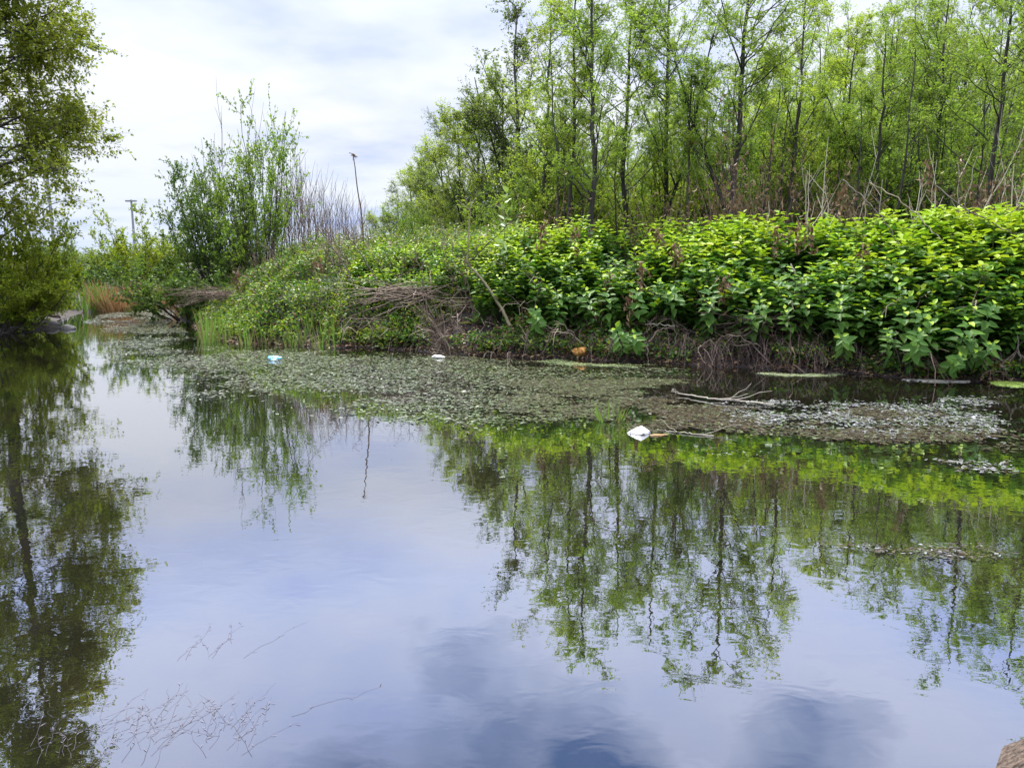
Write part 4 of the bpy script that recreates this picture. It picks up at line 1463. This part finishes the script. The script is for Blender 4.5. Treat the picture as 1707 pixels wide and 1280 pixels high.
# ------------------------------------------------------------------ floating branches
def floater(pts, r, mat, label, seed, tw):
    rng = np.random.default_rng(seed)
    K = np.array([Wp(px, py, z) for px, py, z in pts])
    u = np.linspace(0, len(K) - 1, 22)
    P = np.stack([np.interp(u, np.arange(len(K)), K[:, j]) for j in range(3)], 1)
    for _ in range(2):
        P[1:-1] = (P[:-2] + 2 * P[1:-1] + P[2:]) / 4
    P[1:-1] += rng.normal(size=P[1:-1].shape) * [.012, .012, .004]
    o0 = P[0].copy()
    g = G()
    tubes(g, (P - o0)[None], (r * np.linspace(.6, 1, 22))[None], 6)
    p, d, t = kids((P - o0)[None], tw, .2, .95, 20, 50, rng, .7)
    tubes(g, grow(p, d, .25 + .2 * rng.random(tw), 5, .05, .06, rng), (r * .45 * np.linspace(1, .4, 5))[None], 4)
    single('floating_branch', g.mesh('floating_branch', M[mat], True), label, 'branch', o0)


floater([(1120, 648, .12), (1125, 655, .02), (1165, 662, .015), (1210, 667, .03), (1290, 674, .01)], .012, 'pale_wood', 'bleached forked branch floating along the far edge of the brown weed', 3, 4)
floater([(1095, 717, .0), (1130, 720, .01), (1190, 727, .005)], .007, 'pale_wood', 'thin pale stick floating beside the white litter', 4, 2)

# ------------------------------------------------------------------ stones and litter
def rock(seed, sx, sy, sz, mat, name, label, loc, cat='stone', rough=.22, sub=4):
    import bmesh
    bm = bmesh.new()
    bmesh.ops.create_icosphere(bm, subdivisions=sub, radius=1)
    V = np.array([v.co for v in bm.verts])
    rng = np.random.default_rng(seed)
    r = np.ones(len(V))
    for f in (1.3, 2.6, 5.2, 10):
        for _ in range(5):
            d = unit(rng.normal(size=3))
            r += rough / f * .6 * np.sin(V @ d * f * 2 + rng.random() * 6)
    for _ in range(7):  # flat facets
        d = unit(rng.normal(size=3))
        h = V @ d * r
        lim = .72
        r = np.where(h > lim, r * lim / h, r)
    for v, c in zip(bm.verts, V * r[:, None] * [sx, sy, sz]):
        v.co = c
    me = bpy.data.meshes.new(name)
    bm.to_mesh(me)
    bm.free()
    me.polygons.foreach_set('use_smooth', np.ones(len(me.polygons), bool))
    me.materials.append(mat)
    return single(name, me, label, cat, loc)


M['stone'] = plainmat('stone', (.20, .19, .18), .7, .3, .45, 14, .8)
M['stone_brown'] = plainmat('stone_brown', (.075, .056, .045), .9, .15, .9, 48, 1.0)
M['orange'] = plainmat('orange', (.50, .24, .07), .6, .3, .4, 9, .5)
M['litter_white'] = plainmat('litter_white', (.46, .46, .46), .5, .3, .35, 14, .2)
M['litter_blue'] = plainmat('litter_blue', (.12, .38, .58), .4, .4, .3, 14, .2)
M['litter_pale'] = plainmat('litter_pale', (.45, .62, .66), .4, .4, .2, 14, .2)
M['tan'] = plainmat('tan', (.20, .125, .05), .6, .3, .3, 14, .3)
rock(1, .34, .30, .16, M['stone_brown'], 'mossy_rock', 'rough brown rock at the lower corner beside the water', (1.61, 1.92, -.02), rough=.3, sub=5)
p = Wp(1690, 632)
rock(2, .20, .14, .13, M['stone'], 'grey_stone', 'grey angular stone behind the bright green algae', (p[0] + .02, p[1] + .15, .06))
p = Wp(1672, 624)
rock(3, .20, .16, .10, M['stone'], 'grey_stone', 'flat grey stone half hidden in shade beyond the angular one', (p[0], p[1] + .1, .10))
for k, (px, py, s, lab) in enumerate(((66, 527, .15, 'light stone on the shore under the low yellow green shrub'), (92, 531, .12, 'small dark stone beside the light one on the shore'),
                                      (85, 545, .12, 'flat stone half in the water below the shore shrubs'), (30, 553, .11, 'stone at the water edge under the overhanging tree'),
                                      (112, 548, .14, 'little grey stone on the gravel spit'))):
    p = Wp(px, py)
    rock(10 + k, s * 1.3, s, s * .6, M['stone'] if k != 1 else M['stone_brown'], 'shore_stone', lab, (p[0], p[1], max(gz(p[0], p[1]), 0) + .02), sub=3)
p = Wp(966, 598)
rock(4, .105, .09, .085, M['orange'], 'orange_lump', 'orange brown lump lying at the waterline on the mud', (p[0], p[1] + .08, .09), 'litter', .25)


def crumple(seed, sx, sy, sz, mat, name, label, loc, spikes=9, cut=-.25, rz=0.):
    """thin crumpled sheet thrown over itself: faceted, with sharp folds and an underside"""
    import bmesh
    bm = bmesh.new()
    bmesh.ops.create_icosphere(bm, subdivisions=3, radius=1)
    rng = np.random.default_rng(seed)
    V = np.array([v.co for v in bm.verts])
    r = np.full(len(V), .62)
    for _ in range(spikes):
        d = unit(rng.normal(size=3))
        r += .32 * np.maximum(V @ d, 0) ** 5
    for _ in range(6):
        d = unit(rng.normal(size=3))
        r -= .16 * np.exp(-((V @ d - rng.normal() * .3) / .09) ** 2)
    Q = V * r[:, None]
    Q[:, 2] = np.maximum(Q[:, 2], cut)
    for v, c in zip(bm.verts, Q * [sx, sy, sz]):
        v.co = c
    me = bpy.data.meshes.new(name)
    bm.to_mesh(me)
    bm.free()
    me.materials.append(mat)
    return single(name, me, label, 'litter', loc, rz)


def white_litter():
    """white sheet of packaging folded to a ridge, low at both ends"""
    g = G()
    p = Wp(1065, 722)
    nu, nv = 13, 9
    rng = np.random.default_rng(9)
    U, Vv = np.meshgrid(np.linspace(-1, 1, nu), np.linspace(-1, 1, nv))
    w = (1 - np.abs(U)) ** .75
    X = U * .105
    Y_ = Vv * .075 * w
    Z = .065 * w * (1 - np.abs(Vv) ** 1.4) + .003 + rng.normal(size=U.shape) * .002 * w
    X = X + .02 * (1 - np.abs(Vv)) * w
    T = np.stack([X, Y_, Z], -1).reshape(-1, 3)
    Bt = np.stack([X, Y_, Z * .9 - .006], -1).reshape(-1, 3)
    i = (np.arange(nv - 1)[:, None] * nu + np.arange(nu - 1)[None]).ravel()[:, None]
    g.add(T, i + [0, 1, nu + 1, nu])
    g.add(Bt, i + [0, nu, nu + 1, 1])
    single('white_litter', g.mesh('white_litter', M['litter_white'], True), 'white folded scrap of packaging floating at the edge of the brown weed', 'litter', p)
    p = Wp(1100, 726)
    crumple(22, .085, .045, .010, M['tan'], 'brown_leaf', 'tan brown floating leaf touching the white folded scrap', (p[0], p[1], .004))


white_litter()
p = Wp(461, 600)
crumple(31, .13, .09, .035, M['litter_blue'], 'blue_litter', 'bright blue crumpled scrap on the pondweed mat', (p[0], p[1], .02))
p = Wp(683, 578)
crumple(32, .07, .06, .08, M['litter_pale'], 'pale_blue_litter', 'pale blue crumpled plastic by the fan of dead roots', (p[0], p[1] + .12, .10))
p = Wp(728, 596)
crumple(33, .13, .07, .03, M['litter_white'], 'white_scrap', 'flat white crumpled plastic at the waterline below the root fan', (p[0], p[1], .015))
p = At(694, 548, 12.9)
crumple(34, .035, .03, .05, M['litter_white'], 'white_fleck', 'small white scrap caught on the bank above the pale blue plastic', p)

# ------------------------------------------------------------------ strands of water weed near the camera
def strands(seed, px, py, n, name, label):
    rng = np.random.default_rng(seed)
    o0 = Wp(px, py)
    g = G()
    p = np.column_stack([rng.normal(size=n) * .02 * n ** .5, rng.normal(size=n) * .012 * n ** .5, np.full(n, .001)])
    a = R(1) * (95 + 30 * rng.normal(size=n))
    d = np.stack([np.cos(a), np.sin(a), np.zeros(n)], 1)
    P = grow(p, d, (.12 + .2 * rng.random(n)), 8, 0, .09, rng)
    P[..., 2] = .0012
    tubes(g, P, (.00045 * np.linspace(1, .4, 8))[None], 4)
    q, dd, t = kids(P, 4, .1, 1, 20, 60, rng, 1.0)
    q[:, 2] = .002
    dd[:, 2] = 0
    m = len(q)
    leaf4(g, q, dd, np.tile([0, 0, 1.0], (m, 1)), .010 + .018 * rng.random(m), np.full(m, .0025))
    single(name, g.mesh(name, M['strand']), label, 'water weed', o0)


M['strand'] = weedmat('strand', [(.10, .09, .11), (.15, .135, .16), (.05, .045, .05)], .95, .02)
strands(1, 240, 1240, 20, 'water_weed', 'faint purplish strands of weed trailing at the lower corner under the mirrored tree')
strands(2, 380, 1230, 22, 'water_weed', 'feathery pinkish weed strands just below the surface near the camera')
strands(3, 360, 1095, 7, 'water_weed', 'few loose weed strands drifting alone on the mirrored sky')
strands(4, 110, 1250, 14, 'water_weed', 'dark weed strands at the bottom edge beneath the mirrored tree')

# ------------------------------------------------------------------ far poles
M['pole'] = plainmat('pole', (.22, .23, .26), .5, .4, .1, 4)


def bar(g, a, b, r, sides=6):
    tubes(g, np.array([a, (np.array(a) + b) / 2, b])[None], np.array([r, r, r])[None], sides)


Y = 140
x = PX(226, Y)
z0 = gz(x, Y)
top = At(226, 333, Y)[2] - z0
e = thing('floodlight_pole', 'distant floodlight pole with a crossbar of lamps above the bushes', 'floodlight', (x, Y, z0))
g = G()
tubes(g, np.array([[(0, 0, 0), (0, 0, top / 2), (0, 0, top)]]), np.array([[.24, .21, .17]]), 8)
put('pole', g.mesh('pole', M['pole'], True), e)
g = G()
bar(g, (-.95, 0, top - .25), (.95, 0, top - .25), .13)
put('crossbar', g.mesh('crossbar', M['pole'], True), e)
for dx in (-.75, -.3, .3, .75):
    g = G()
    bx = np.array([(i, j, k) for i in (-.19, .19) for j in (-.12, .1) for k in (-.14, .13)], float) + [dx, -.2, top - .22]
    g.add(bx, [[0, 1, 3, 2], [4, 6, 7, 5], [0, 4, 5, 1], [2, 3, 7, 6], [0, 2, 6, 4], [1, 5, 7, 3]])
    put('lamp', g.mesh('lamp', M['pole']), e)
Y = 70
x = PX(92, Y)
z0 = gz(x, Y)
top = At(82, 270, Y)[2] - z0
e = thing('thin_mast', 'thin grey mast rising behind the overhanging tree boughs', 'mast', (x, Y, z0))
g = G()
tubes(g, np.array([[(0, 0, 0), (-.02, 0, top / 2), (-.04, 0, top)]]), np.array([[.16, .14, .11]]), 8)
put('pole', g.mesh('pole', M['pole'], True), e)
g = G()
bar(g, (-.35, 0, top - 1.6), (.05, 0, top - 1.6), .03)
put('bracket', g.mesh('bracket', M['pole'], True), e)
